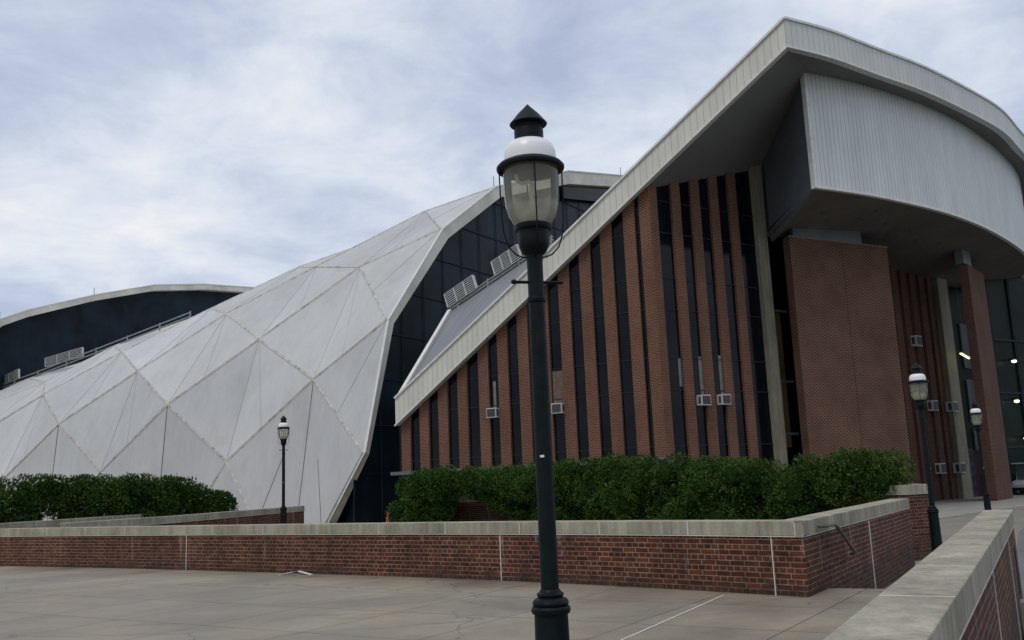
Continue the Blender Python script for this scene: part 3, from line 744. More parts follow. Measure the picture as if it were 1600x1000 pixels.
# sill ledge and dark plinth under the left facade
m = MB(); m.prism([wp(14.3, -.25, 0).to_2d()[:], wp(-.1, -.25, 0).to_2d()[:], wp(-.1, .5, 0).to_2d()[:], wp(14.3, .5, 0).to_2d()[:]], BASE - .16, BASE); B(m, 'sill', 'mullion_lt')
m = MB(); m.prism([wp(13.9, .9, 0).to_2d()[:], wp(-.1, .9, 0).to_2d()[:], wp(-.1, 1.2, 0).to_2d()[:], wp(13.9, 1.2, 0).to_2d()[:]], LOW, BASE - .16); B(m, 'plinth', 'glass_arch')
m = MB(); m.prism([wq(-.1, .5).to_2d()[:], wq(7.4, .5).to_2d()[:], wq(7.4, .8).to_2d()[:], wq(-.1, .8).to_2d()[:]], LOW, BASE - .28); B(m, 'plinth', 'brick_pier')
# blinds and boards seen in the windows
def inset(d0, d1, z0, z1, mat, left):
    mb = MB()
    if left: q = [wp(d0, .10, 0), wp(d1, .10, 0), wp(d1, .14, 0), wp(d0, .14, 0)]
    else: q = [wq(d0, .10), wq(d1, .10), wq(d1, .14), wq(d0, .14)]
    mb.prism([p.to_2d()[:] for p in q], z0, z1); B(mb, 'window_panel', mat)
inset(8.35, 8.20, 4.9, 6.15, 'blind', True); inset(5.12, 4.62, 4.9, 6.3, 'tan_board', True); inset(5.15, 5.05, 4.9, 6.3, 'blind', True)
inset(2.32, 2.50, 4.9, 6.5, 'blind', False); inset(3.50, 3.66, 4.9, 6.6, 'blind', False); inset(1.15, 1.3, 5.2, 6.4, 'clerestory', False)
# window air conditioners (things of their own)
def make_ac(p, out, label, z, sc=1.0):
    side = Vector((-out.y, out.x, 0))
    t = thing('air_conditioner', label, 'air conditioner', (p.x, p.y, z), 'air conditioners in the arena windows')
    mb = MB(); w, h, dp = .26, .22, .24
    c = out * (dp - .12)
    o_ = mb
    # casing as a frame round the grille
    mb.box(c - out * .02, side, out, Z, w, dp - .02, h); cas = mb.build('casing', 'white_metal', t)
    g = MB(); g.box(c + out * (dp - .035), side, out, Z, w - .04, .012, h - .045); g.build('grille', 'grille', t)
    v_ = MB()
    for sg in (-1, 1):
        v_.box(c + side * (sg * (w + .001)) + out * .06, side, out, Z, .004, .07, h - .07)
    v_.build('side_vent', 'grille', t); t.scale = (sc, sc, sc)
    return t
make_ac(wp(8.30, .1, 0), -V, 'white window air conditioner left of the big lamp post', 4.70)
make_ac(wp(4.86, .1, 0), -V, 'white window air conditioner close to the right of the big lamp post', 4.64)
make_ac(wq(2.30, .1), -Wn, 'white window air conditioner right of the wide corner pier, left one of the pair', 4.62)
make_ac(wq(3.48, .1), -Wn, 'white window air conditioner nearer to the tall concrete column, right one of the pair', 4.66)

# --- tall concrete column, canopy drum, brick stair block
def quadprism(name, pts, z0, z1, mat, parent=None):
    mb = MB(); mb.prism([(p[0], p[1]) for p in pts], z0, z1); return B(mb, name, mat, parent=parent)
c1 = [wq(6.45, -.12), wq(7.05, -.12), wq(7.05, .5), wq(6.45, .5)]
o = quadprism('concrete_column', c1, LOW, [zsW(6.4) + .6] * 4, 'column')
m = MB(); m.prism([p.to_2d()[:] for p in (wq(7.4, 1.1), wq(8.3, 1.1), wq(8.3, 1.2), wq(7.4, 1.2))], 2, 12.6)
quadprism('stair_window', [wq(7.1, .45), wq(9.8, .45), wq(9.8, .6), wq(7.1, .6)], LOW, 12.6, 'glass')
quadprism('stair_lobby_wall', [wq(7.62, .40), wq(8.0, .40), wq(8.0, .44), wq(7.62, .44)], 2.6, 8.8, 'warm_room')
for z in (3.2, 5.6, 8.9): m = MB(); m.bar(wq(7.1, .40, z), wq(8.5, .40, z), .06, .12); B(m, 'transom', 'mullion_lt')
bl0 = Vector((12.33, 40.65, 0)); bl1 = Vector((18.3, 43.84, 0)); bd = (bl1 - bl0).normalized(); bn = Vector((-bd.y, bd.x, 0))
quadprism('brick_stair_block', [bl0 + bd * .42, bl1, bl1 + bn * 1.9, bl0 + Vector((.29, .957, 0)) * 1.0], LOW, 12.0, 'brick_block')
m = MB(); mid = bl0.lerp(bl1, .545); m.box(mid + Z * 5.8 - bn * .004, bd, bn, Z, .02, .008, 6.2); B(m, 'movement_joint', 'brick_pier')
m = MB(); m.prism([(q.x, q.y) for q in (bl0 + bd * .38 - bn * .03, bl1 + bd * .03 - bn * .03, bl1 + bd * .03 + bn * 1.0, bl0 + Vector((.29, .957, 0)) * 1.0)], 12.0, 12.04); B(m, 'block_cap', 'column')
quadprism('clerestory_window', [bl0 + bd * .75 + bn * .06, bl0.lerp(bl1, .76) + bn * .06, bl0.lerp(bl1, .76) + bn * .2, bl0 + bd * .75 + bn * .2], 12.04, 13.0, 'clerestory')
# drum
DT = [(12.80, 36.76), (14.85, 37.80), (16.6, 38.85), (19.0, 40.5), (21.0, 42.1), (23.2, 44.15), (25.4, 46.5), (27.3, 48.7), (29.25, 51.2), (30.95, 53.9), (32.2, 57), (32.9, 61)]
drum = smooth_line(DT, 32)
colp = wq(7.02, -.32)
m = MB(); strip_wall(m, drum, 0, .15, 13.0, 18.03); o = B(m, 'drum_cladding', 'drum'); uv_along(o, [p - AL for p in drum])
m = MB(); strip_wall(m, drum, -.02, .16, 12.94, 13.06); d0 = (drum[1] - drum[0]).normalized(); n0 = Vector((-d0.y, d0.x, 0))
m.prism([(q.x, q.y) for q in (drum[0] - d0 * .16 - n0 * .03, drum[0] - n0 * .03, drum[0] + n0 * .2, drum[0] - d0 * .16 + n0 * .2)], 12.94, 18.0)
B(m, 'drum_trim', 'trim')
zc_back = 12.0
m = MB(); e0 = drum[0] - d0 * .10 + n0 * .12
v = [Vector((e0.x, e0.y, 13.0)), Vector((colp.x, colp.y, zc_back)), Vector((colp.x, colp.y, zsW(7) + .4)), Vector((e0.x, e0.y, 18.03))]
off = Vector((.2, .1, 0)); m.add(v + [q + off for q in v], [(0, 1, 2, 3), (7, 6, 5, 4), (0, 4, 5, 1), (1, 5, 6, 2), (2, 6, 7, 3), (3, 7, 4, 0)])
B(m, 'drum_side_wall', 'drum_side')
# canopy ceiling under the drum: slopes down gently to the back
inner = [Vector((11.9, 41.55, 12.2)), Vector((18.6, 45.0, 12.75)), Vector((21.0, 50.6, 12.1)), Vector((25.6, 55.5, 11.9)), Vector((30, 62, 11.9))]
back = []
for i, p in enumerate(drum):
    f = i / (len(drum) - 1) * (len(inner) - 1); k = min(int(f), len(inner) - 2); back.append(inner[k].lerp(inner[k + 1], f - k))
m = MB(); vs_ = []
for p, q in zip(offset_poly(drum, .08), back): vs_ += [Vector((p.x, p.y, 12.99)), q, q + Z * .3, Vector((p.x, p.y, 13.29))]
fs = []
for i in range(len(drum) - 1):
    for k in range(4): fs.append((i * 4 + k, i * 4 + (k + 1) % 4, (i + 1) * 4 + (k + 1) % 4, (i + 1) * 4 + k))
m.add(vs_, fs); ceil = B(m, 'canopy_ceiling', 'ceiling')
m = MB(); far = [Vector((11.2, 41.2, 11.98)), Vector((20, 44.6, 11.98)), Vector((44, 62, 11.98)), Vector((40, 80, 11.98)), Vector((14, 60, 11.98))]
m.prism([(p.x, p.y) for p in far], 11.98 + .02, 12.3)
for f_i, t_ in ((.09, .45), (.16, .5), (.23, .55), (.20, .28), (.32, .5), (.40, .55), (.47, .4)):
    i = int(f_i * (len(drum) - 1)); p = drum[i].lerp(back[i], t_); z = 12.99 + (back[i].z - 12.99) * t_
    mb = MB(); mb.lathe([(.13, -.03), (.17, -.03), (.17, .03), (.13, .03)], 16, (p.x, p.y, z - .01)); B(mb, 'recessed_light', 'mullion_lt')
# --- second row of fins, column, glass, brick pier
a2 = Vector((21.0, 49.6, 0)); d2 = Vector((.735, .678, 0)).normalized(); n2 = Vector((-d2.y, d2.x, 0))
def q2(d, n=0, z=0): return a2 + d2 * d + n2 * n + Z * z
HB = 12.8
quadprism('window_wall', [q2(-2.5, .35), q2(8.5, .35), q2(8.5, .5), q2(-2.5, .5)], LOW, HB, 'glass')
for k in range(5):
    quadprism('brick_fin', [q2(-.55 + k * 1.12, 0), q2(.17 + k * 1.12, 0), q2(.17 + k * 1.12, .5), q2(-.55 + k * 1.12, .5)], LOW, HB, 'brick_pier')
quadprism('concrete_column', [q2(4.62, -.3), q2(5.95, -.3), q2(5.95, .5), q2(4.62, .5)], LOW, HB, 'column')
quadprism('link_wall', [bl1 + bn * 1.7 + Vector((-.4, 0, 0)), q2(-2.3, .4), q2(-2.3, .7), bl1 + bn * 2.0 + Vector((-.4, 0, 0))], LOW, HB, 'glass')
make_ac(q2(1.30, .1), -n2, 'small window air conditioner, highest one on the far brick wing', 8.25, 1.3)
make_ac(q2(2.40, .1), -n2, 'small window air conditioner behind the right hand lamp post, middle height, left one', 4.74, 1.3)
make_ac(q2(4.75, .0), -n2, 'small window air conditioner at middle height beside the far concrete column', 4.74, 1.3)
make_ac(q2(2.45, .1), -n2, 'small window air conditioner low on the far wing, left one', 1.35, 1.3)
make_ac(q2(4.75, .0), -n2, 'small window air conditioner low on the far wing beside the far concrete column', 1.33, 1.3)
P1 = Vector((24.05, 47.75, 0)); P2 = Vector((26.4, 50.75, 0)); pd = (P2 - P1).normalized(); pn = Vector((-pd.y, pd.x, 0))
quadprism('brick_pier', [P1, P2, P2 + pn * .6, P1 + pn * .42], LOW, 11.9, 'brick_pier')
quadprism('pier_clerestory', [P1 - pd * .25 + pn * .1, P1 + pd * 1.25 + pn * .05, P1 + pd * 1.25 + pn * .5, P1 - pd * .25 + pn * .5], 11.9, 12.75, 'clerestory')
# recess glazing between far column and pier
r0 = q2(5.95, .28); r1 = q2(11, .28)
quadprism('entrance_glazing', [r0, r1, r1 + pn * .15, r0 + pn * .15], LOW, HB, 'glass_green')
rd = (r1 - r0); rl = rd.length; rd.normalize(); rn = Vector((rd.y, -rd.x, 0))
def rq(f, z, n=.04): return r0 + rd * (rl * f) + rn * n + Z * z
def rpanel(name, f0, f1, z0, z1, mat, n=.03):
    mb = MB(); c = (rq(f0, 0, n) + rq(f1, 0, n)) / 2; mb.box(c + Z * ((z0 + z1) / 2), rd, rn, Z, rl * (f1 - f0) / 2, .03, (z1 - z0) / 2); return B(mb, name, mat)
AX = lambda p: p
# pale panes seen in the recess
def pane_at(x0, x1, z0, z1, mat, name):
    # x0..x1 are ratios X/Y of the two edges in the glazing plane
    def fr(r): 
        den = (rd.x - r * rd.y) * rl; return max(-.02, min(1.3, (r * (r0.y + rn.y * .05) - (r0.x + rn.x * .05)) / den))
    f0, f1 = fr(x0), fr(x1); return rpanel(name, min(f0, f1), max(f0, f1), z0, z1, mat)
PANES = [(.487, .498, 7.2, 9.9), (.487, .499, 4.0, 6.5), (.488, .499, .9, 3.6)]
for x0, x1, z0, z1 in PANES: pane_at(x0, x1, z0 , z1, 'clerestory', 'pale_pane')
pane_at(.470, .484, LOW, 2.4, 'blue_frame', 'door_frame')
dr_ = pane_at(.4745, .4985, LOW, 2.3, 'red_door', 'entrance_door')
# far glass wall beneath the canopy, right of the pier
g0 = Vector((27.75, 54.6, 0)); g1 = Vector((46, 66, 0))
facade_glass('entrance_glazing', g0, g1, LOW, 18.0, 18.0, 'glass_green', .2)
gd = (g1 - g0).normalized(); gn = Vector((gd.y, -gd.x, 0))
for k in range(8): m = MB(); m.bar(g0 + gd * (k * 2.4 + 1.0) + gn * .05 + Z * LOW, g0 + gd * (k * 2.4 + 1.0) + gn * .05 + Z * HB, .14, .14); B(m, 'mullion', 'mullion')
for z in (2.4, 5.6, 8.8): m = MB(); m.bar(g0 + gn * .05 + Z * z, g1 + gn * .05 + Z * z, .1, .1); B(m, 'transom', 'mullion')

# --- white faceted vault
OH = 6.5
rows = [
 {1: (3.5, -4.3)},
 {0: (2.92, 3.52), 2: (4.27, 3.66), 4: (3.91, 3.55), 6: (3.9, 3.4), 8: (3.9, 3.3), 10: (3.9, 3.2)},
 {1: (5.59, 8.47), 3: (4.57, 7.89), 5: (4.54, 7.45), 7: (4.6, 7.05), 9: (4.7, 6.7)},
 {0: (5.15, 11.38), 2: (6.95, 11.96), 4: (6.7, 11.03), 6: (6.96, 10.37), 8: (7.1, 9.7), 10: (7.2, 9.0)},
 {1: (10.07, 16.55), 3: (9.58, 14.97), 5: (9.72, 13.51), 7: (10.89, 12.31), 9: (10.9, 11.3)},
 {0: (10.79, 18.16), 2: (12.42, 18.02), 4: (13.44, 16.78), 6: (13.35, 15.11), 8: (13.08, 13.38), 10: (13, 12.0)},
 {1: (17.5, 22.21), 3: (17.06, 19.89), 5: (17.5, 17.6), 7: (17.5, 15.6), 9: (17.5, 13.8)},
 {0: (17.25, 22.65), 2: (22.5, 22.9), 4: (23, 19.6), 6: (23, 17.3), 8: (23, 15.4), 10: (23, 14)},
 {1: (25, 25.2), 3: (29, 22.8), 5: (30, 20.3), 7: (30, 18), 9: (30, 16)},
 {0: (28.24, 26.8), 2: (33, 25.4), 4: (36, 22.6), 6: (36, 20), 8: (36, 18), 10: (36, 16)},
 {1: (36, 28.0), 3: (40, 25), 5: (42, 22), 7: (42, 20), 9: (42, 18)},
 {0: (38.66, 29.0), 2: (46, 26), 4: (48, 22), 6: (48, 20), 8: (48, 18), 10: (48, 16)},
]
for j in (3, 5, 7, 9): rows[0][j] = (3.6, -4.3)
def nodep(r, j): 
    t_, z_ = rows[r][j]; return vp(j * OH, t_, z_)
NJ = 10
m = MB(); seams = MB(); fine = MB(); dark = MB()
def tri(*ids):
    m.add([nodep(*i) for i in ids], [(0, 1, 2)])
center_in = vp(30, 40, 2)
def seam(mb, p, q, w, h):
    mb.bar(p, q, w, h, upv=((p + q) / 2 - center_in).normalized())
for r in range(0, len(rows)):
    for j in range(0, NJ + 1):
        if (r + j) % 2: continue
        up_ = (r + 1, j) if r + 1 < len(rows) and j in rows[r + 1] else None
        dn_ = (r - 1, j) if r - 1 >= 0 and j in rows[r - 1] else None
        lf = (r, j + 1) if (j + 1) in rows[r] else None
        rg = (r, j - 1) if (j - 1) in rows[r] else None
        if up_ and dn_:
            if lf: tri(up_, lf, dn_)
            if rg: tri(up_, rg, dn_)
        elif up_ and lf and rg: tri(up_, lf, rg)
        elif dn_ and lf and rg: tri(dn_, lf, rg)
        if up_ and dn_ and lf and rg and r < 8:
            A_, D_ = nodep(*up_), nodep(*dn_); Lp, Rp = nodep(*lf), nodep(*rg)
            seam(dark if r <= 1 else fine, A_, D_, .05 if r <= 1 else .03, .05)
            for tgt in ((D_.lerp(Lp, .5), D_.lerp(Rp, .45)) if r == 1 else (D_.lerp(Rp, .4),)): seam(dark if r == 1 else fine, tgt, A_.lerp(Lp if tgt is None else A_, 1.0) if r > 1 else A_.lerp(tgt, .55), .03, .04)
        elif up_ and dn_ and lf and r < 8:
            seam(fine, nodep(*up_), nodep(*dn_).lerp(nodep(*lf), .5), .03, .04)
for r in range(len(rows) - 1):
    for j in rows[r]:
        for jj in (j - 1, j + 1):
            if jj in rows[r + 1] and r < 8: seam(seams, nodep(r, j), nodep(r + 1, jj), .15, .07)
# close the hidden back down to the ground
bk = [nodep(11, j) for j in (0, 2, 4, 6, 8, 10)]
for p, q in zip(bk[:-1], bk[1:]):
    m.add([p, q, q + V * 30 - Z * (q.z + 1), p + V * 38 - Z * (p.z + 1)], [(0, 1, 2, 3)])
inner_sheet = MB(); inner_sheet.add([v + (center_in - v).normalized() * .3 for v in m.v], [f[::-1] for f in m.f])
m.add(inner_sheet.v, inner_sheet.f)
bmv = MB(); bmv.v, bmv.f = m.v, m.f
def tri_mat(name, parts, parent):
    me = bpy.data.meshes.new(name); mb = MB(); ids = []
    for i, (p_, mt) in enumerate(parts): ids += [i] * len(p_.f); mb.add(p_.v, p_.f)
    me.from_pydata([tuple(v) for v in mb.v], [], mb.f)
    for p_, i in zip(me.polygons, ids): p_.material_index = i
    bm = bmesh.new(); bm.from_mesh(me); bmesh.ops.remove_doubles(bm, verts=bm.verts, dist=.001); bmesh.ops.recalc_face_normals(bm, faces=bm.faces); bm.to_mesh(me); bm.free()
    me.update(); auto_uv(me)
    ta = me.attributes.new('tone', 'FLOAT', 'FACE')
    for i_, p_ in enumerate(me.polygons): ta.data[i_].value = rnd.random()
    for p_, mt in parts: me.materials.append(M[mt])
    o = bpy.data.objects.new(name, me); COL.objects.link(o); o.parent = parent; return put(o)
vlt = tri_mat('faceted_vault', [(bmv, 'vault'), (seams, 'seam'), (fine, 'seam_fine'), (dark, 'seam_dark')], arena)
# rim band + recessed glazing; listed (t, z) outer, inner
def arch(s, outer, inner_, depth, glass_s, name='end_glazing'):
    mb = MB(); n = len(outer)
    for i in range(n - 1):
        a, c = outer[i], outer[i + 1]; a2_, c2_ = inner_[i], inner_[i + 1]
        v = [vp(s + (a[2] if len(a) > 2 else 0), a[0], a[1]), vp(s + (c[2] if len(c) > 2 else 0), c[0], c[1]),
             vp(s + (c2_[2] if len(c2_) > 2 else 0), c2_[0], c2_[1]), vp(s + (a2_[2] if len(a2_) > 2 else 0), a2_[0], a2_[1])]
        w_ = [v[0] + U * .14, v[1] + U * .14, v[2] + U * depth, v[3] + U * depth]
        mb.add(v + w_, [(0, 1, 2, 3), (7, 6, 5, 4), (0, 4, 5, 1), (2, 6, 7, 3)])
    B(mb, 'arch_rim', 'rim')
    # lip on the outer edge
    lb = MB()
    for i in range(n - 1):
        a, c = outer[i], outer[i + 1]
        lb.bar(vp(s + (a[2] if len(a) > 2 else 0), a[0], a[1] + .02), vp(s + (c[2] if len(c) > 2 else 0), c[0], c[1] + .02), .14, .10)
    B(lb, 'rim_lip', 'trim')
rim_out = [(3.3, -.6, 3.4), (2.92, 3.52), (5.15, 11.38), (10.79, 18.16), (17.25, 22.65), (28.24, 26.8), (38.66, 29.15), (48, 29.3), (60, 25), (70, 14), (75, 0)]
rim_in = [(3.75, -.6, 3.2), (3.25, 3.45), (5.62, 11.2), (11.33, 17.62), (17.9, 22.05), (28.4, 25.75), (38.7, 28.05), (48, 28.2), (59.3, 24.2), (69, 13.5), (74, 0)]
arch(-.12, rim_out, rim_in, 1.0, 1.2)
def glaze(s, pts, mat, name='end_glazing'):
    mb = MB(); v = [vp(s, t_, z_) for t_, z_ in pts]; n = len(v)
    mb.add(v + [q + U * .1 for q in v], [tuple(range(n)), tuple(range(2 * n - 1, n - 1, -1))] + [(i, (i + 1) % n, n + (i + 1) % n, n + i) for i in range(n)])
    return B(mb, name, mat)
gp = [(3.2, -.5)] + [(p[0] + .05, p[1]) for p in rim_in[1:]] + [(74, -.5)]
g = glaze(1.0, gp, 'glass_arch')
def z_at(pts, t_):
    for a, c in zip(pts[:-1], pts[1:]):
        if a[0] <= t_ <= c[0] and c[0] > a[0]: return a[1] + (c[1] - a[1]) * (t_ - a[0]) / (c[0] - a[0])
    return 0
top = [(p[0], p[1]) for p in rim_in[1:]]
for k in range(1, 22):
    mb = MB(); t_ = 3.3 + k * 2.2; mb.bar(vp(.93, t_, -.4), vp(.93, t_, z_at(top, t_) - .05), .04, .05); put(mb.build('mullion', 'mullion', g))
for z_ in (2.4, 5.2, 8, 10.8, 13.6, 16.4, 19.2, 22, 24.6):
    ts = [3.3 + .1 * i for i in range(500) if z_at(top, 3.3 + .1 * i) > z_ + .05]
    mb = MB(); mb.bar(vp(.93, ts[0], z_), vp(.93, min(ts[-1], 50), z_), .04, .05); put(mb.build('mullion', 'mullion', g))
g2 = glaze(.4, [(28.3, 25.6), (38.7, 27.9), (48, 28), (48, 26.6), (38.7, 26.6), (28.3, 24.6)], 'glass', 'upper_glazing')
mb = MB(); v = [vp(1.0, 3.7, -.5), vp(6, 5.4, -.5), vp(6, 5.4, 3.0), vp(1.0, 3.7, 3.0)]; mb.add(v + [q + V * .1 for q in v], [(0, 1, 2, 3), (7, 6, 5, 4), (0, 4, 5, 1), (1, 5, 6, 2), (2, 6, 7, 3), (3, 7, 4, 0)]); B(mb, 'foot_glazing', 'glass_arch')
# far arch behind
far_out = [(3.0, -1), (3.0, 7), (5.6, 13.0), (9, 17.0), (12.13, 19.63), (14.8, 20.9), (22.15, 23.59), (29.58, 25.86), (36.61, 27.07), (44.81, 27.9), (56, 27), (66, 20), (74, 6)]
far_in = [(3.6, -1), (3.6, 6.9), (6.1, 12.6), (9.5, 16.45), (12.35, 19.0), (14.95, 20.25), (22.25, 22.98), (29.65, 25.22), (36.6, 26.42), (44.8, 27.25), (55.7, 26.4), (65.3, 19.6), (73.3, 6)]
arch(55.9, far_out, far_in, 1.0, 57)
g3_ = glaze(57.0, [(p[0], p[1]) for p in far_in], 'glass_arch')
fb = MB(); v = [vp(57.2, p[0], p[1]) for p in far_out]; w_ = [vp(110, p[0] + 1, max(-1, p[1] * .55)) for p in far_out]; n = len(v)
fb.add(v + w_, [(i, i + 1, n + i + 1, n + i) for i in range(n - 1)] ); B(fb, 'far_vault', 'vault')
# rail and screens along the low end of the vault
def rl(s, dz=0, dt=.3):
    js = s / 13.0; k = int(js); f = js - k
    a = rows[5].get(2 * k, rows[5][10]); c = rows[5].get(2 * k + 2, rows[5][10]); return vp(s, a[0] * (1 - f) + c[0] * f + dt, a[1] * (1 - f) + c[1] * f + dz)
mb = MB()
for dz in (.16, .50): mb.tube([rl(s_, dz) for s_ in (29, 32.5, 39, 45.5, 52, 58)], .06, 6)
for s_ in (29, 33, 37.5, 42, 46.5, 51, 55): mb.tube([rl(s_, -.1), rl(s_, .62)], .06, 6)
B(mb, 'roof_rail', 'galv')
screen(vp(50.2, 13.7, 14.42), vp(44.5, 13.9, 14.85), .85, U * .1)
screen(vp(59.5, 13.5, 12.9), vp(54.6, 13.6, 13.75), .9, U * .1)
# lightning rods on the rims
for p in (vp(0, 17.25, 22.7), vp(0, 38.66, 29.2), wp(-.6, 3.0, zf(-.6) + .6), vp(56, 22.15, 23.6), vp(56, 12.1, 19.6)):
    mb = MB(); mb.tube([p, p + Z * .8], .035, 6); B(mb, 'lightning_rod', 'galv')

# lit lamps under the canopy
def tube_lamp(p, d, label, L=.9):
    t = thing('strip_light', label, 'ceiling light', tuple(p))
    mb = MB(); mb.box((0, 0, .06), d, Vector((-d.y, d.x, 0)), Z, L, .09, .04); mb.build('housing', 'mullion_lt', t)
    for k in (-1, 0, 1):
        mb = MB(); c = d * (k * L * .62); mb.tube([c - d * (L * .24), c + d * (L * .24)], .06, 10); mb.build('tube', 'lit_tube', t)
    mb = MB(); mb.tube([(0, 0, .1), (0, 0, HB - p.z)], .015, 6); mb.build('drop_rod', 'mullion_lt', t)
tube_lamp(Vector((25.3, 51.8, 7.5)), Vector((.55, .836, 0)).normalized(), 'warm lit strip light hanging in the recess left of the brick pier', 1.7)
def wall_lamp(r, z, label):
    den = gd.x - r * gd.y; f = (r * (g0.y + gn.y * .3) - (g0.x + gn.x * .3)) / den; p = g0 + gd * f + gn * .3
    t = thing('wall_light', label, 'wall light', (p.x, p.y, z), 'small lit lamps on the far glass wall')
    mb = MB(); mb.box((0, 0, 0) , gd, gn, Z, .12, .18, .06); mb.build('bracket', 'mullion', t)
    mb = MB(); mb.lathe([(.02, -.22), (.12, -.19), (.15, -.12), (.12, -.06)], 12, (gn * .12)[:]); mb.build('lamp', 'lit_white', t, True)
wall_lamp(.5385, 7.6, 'tiny lit lamp highest on the dark glass wall right of the brick pier')
wall_lamp(.5355, 5.2, 'tiny lit lamp at middle height on the dark glass wall right of the brick pier')
wall_lamp(.5405, 3.0, 'tiny lit lamp lowest on the dark glass wall, above the white cart')

# ================================================================== CART, CONE
cz = LOW + .05
t = thing('golf_cart', 'white golf cart with dark seats parked past the brick pier at the right edge', 'golf cart', (29.9, 55.0, cz), rz=R_(25))
def cbox(name, c, h, mat, par=t, b_=.03):
    mb = MB(); mb.box(c, (1, 0, 0), (0, 1, 0), (0, 0, 1), *h); return bev(mb.build(name, mat, par), b_, 3)
cbox('chassis', (0, 0, .33), (1.15, .55, .07), 'mullion')
mb = MB(); pr = [(-1.2, .42), (-1.22, .62), (-1.1, .78), (-.78, .86), (-.62, .84), (-.60, .42)]
mb.add([(x, -.55, z) for x, z in pr] + [(x, .55, z) for x, z in pr], [tuple(range(6)), tuple(range(11, 5, -1))] + [(i, (i + 1) % 6, 6 + (i + 1) % 6, 6 + i) for i in range(6)])
bev(mb.build('front_cowl', 'cart_white', t), .05, 3)
cbox('rear_body', (.72, 0, .58), (.42, .58, .18), 'cart_white', b_=.06)
cbox('seat', (.25, 0, .78), (.26, .52, .07), 'tyre', b_=.04); cbox('backrest', (.53, 0, 1.05), (.05, .5, .18), 'tyre', b_=.04)
cbox('roof', (-.05, 0, 1.80), (.95, .56, .035), 'cart_white', b_=.03)
for x0, x1 in ((-.72, -.60), (.72, .62)):
    for y in (-.5, .5):
        mb = MB(); mb.tube([(x0, y, .75), (x1, y, 1.78)], .02, 8); mb.build('roof_post', 'white_metal', t)
cbox('windscreen', (-.69, 0, 1.28), (.008, .48, .42), 'clerestory', b_=.002)
mb = MB(); mb.tube([(-.6, .25, .8), (-.36, .25, 1.05)], .02, 8); mb.build('steering_column', 'mullion', t)
for x in (-.82, .78):
    for y in (-.52, .52):
        mb = MB(); n_ = 24; vs_ = []
        prf = [(.0, .08), (.19, .08), (.225, .05), (.225, -.05), (.19, -.08), (.0, -.08)]
        for r_, yy in prf:
            for k in range(n_): vs_.append((x + r_ * math.cos(2 * math.pi * k / n_), y + yy, .225 + r_ * math.sin(2 * math.pi * k / n_)))
        fs = [(i * n_ + k, i * n_ + (k + 1) % n_, (i + 1) * n_ + (k + 1) % n_, (i + 1) * n_ + k) for i in range(5) for k in range(n_)]
        mb.add(vs_, fs); w = mb.build('wheel', 'tyre', t, True)
        mb = MB(); vs_ = [(x + r_ * math.cos(2 * math.pi * k / n_), y + yy, .225 + r_ * math.sin(2 * math.pi * k / n_)) for r_, yy in ((.11, .092), (.11, -.092)) for k in range(n_)]
        mb.add(vs_, [tuple(range(n_)), tuple(range(n_, 2 * n_))[::-1]] + [(k, (k + 1) % n_, n_ + (k + 1) % n_, n_ + k) for k in range(n_)]); mb.build('hub', 'white_metal', w)
for y in (-.4, .4):
    mb = MB(); mb.box((-1.21, y, .66), (1, 0, 0), (0, 1, 0), (0, 0, 1), .02, .07, .05); mb.build('headlight', 'bulb', t)
t = thing('traffic_cone', 'orange traffic cone standing by the dark glass beyond the brick wall', 'traffic cone', (-5.95, 42.6, LOW))
mb = MB(); mb.lathe([(.15, .03), (.13, .06), (.035, .86), (.02, .88)], 20); ssmooth(mb.build('cone', 'orange', t))
mb = MB(); mb.box((0, 0, .016), (1, 0, 0), (0, 1, 0), (0, 0, 1), .2, .2, .015); mb.build('base', 'orange', t)

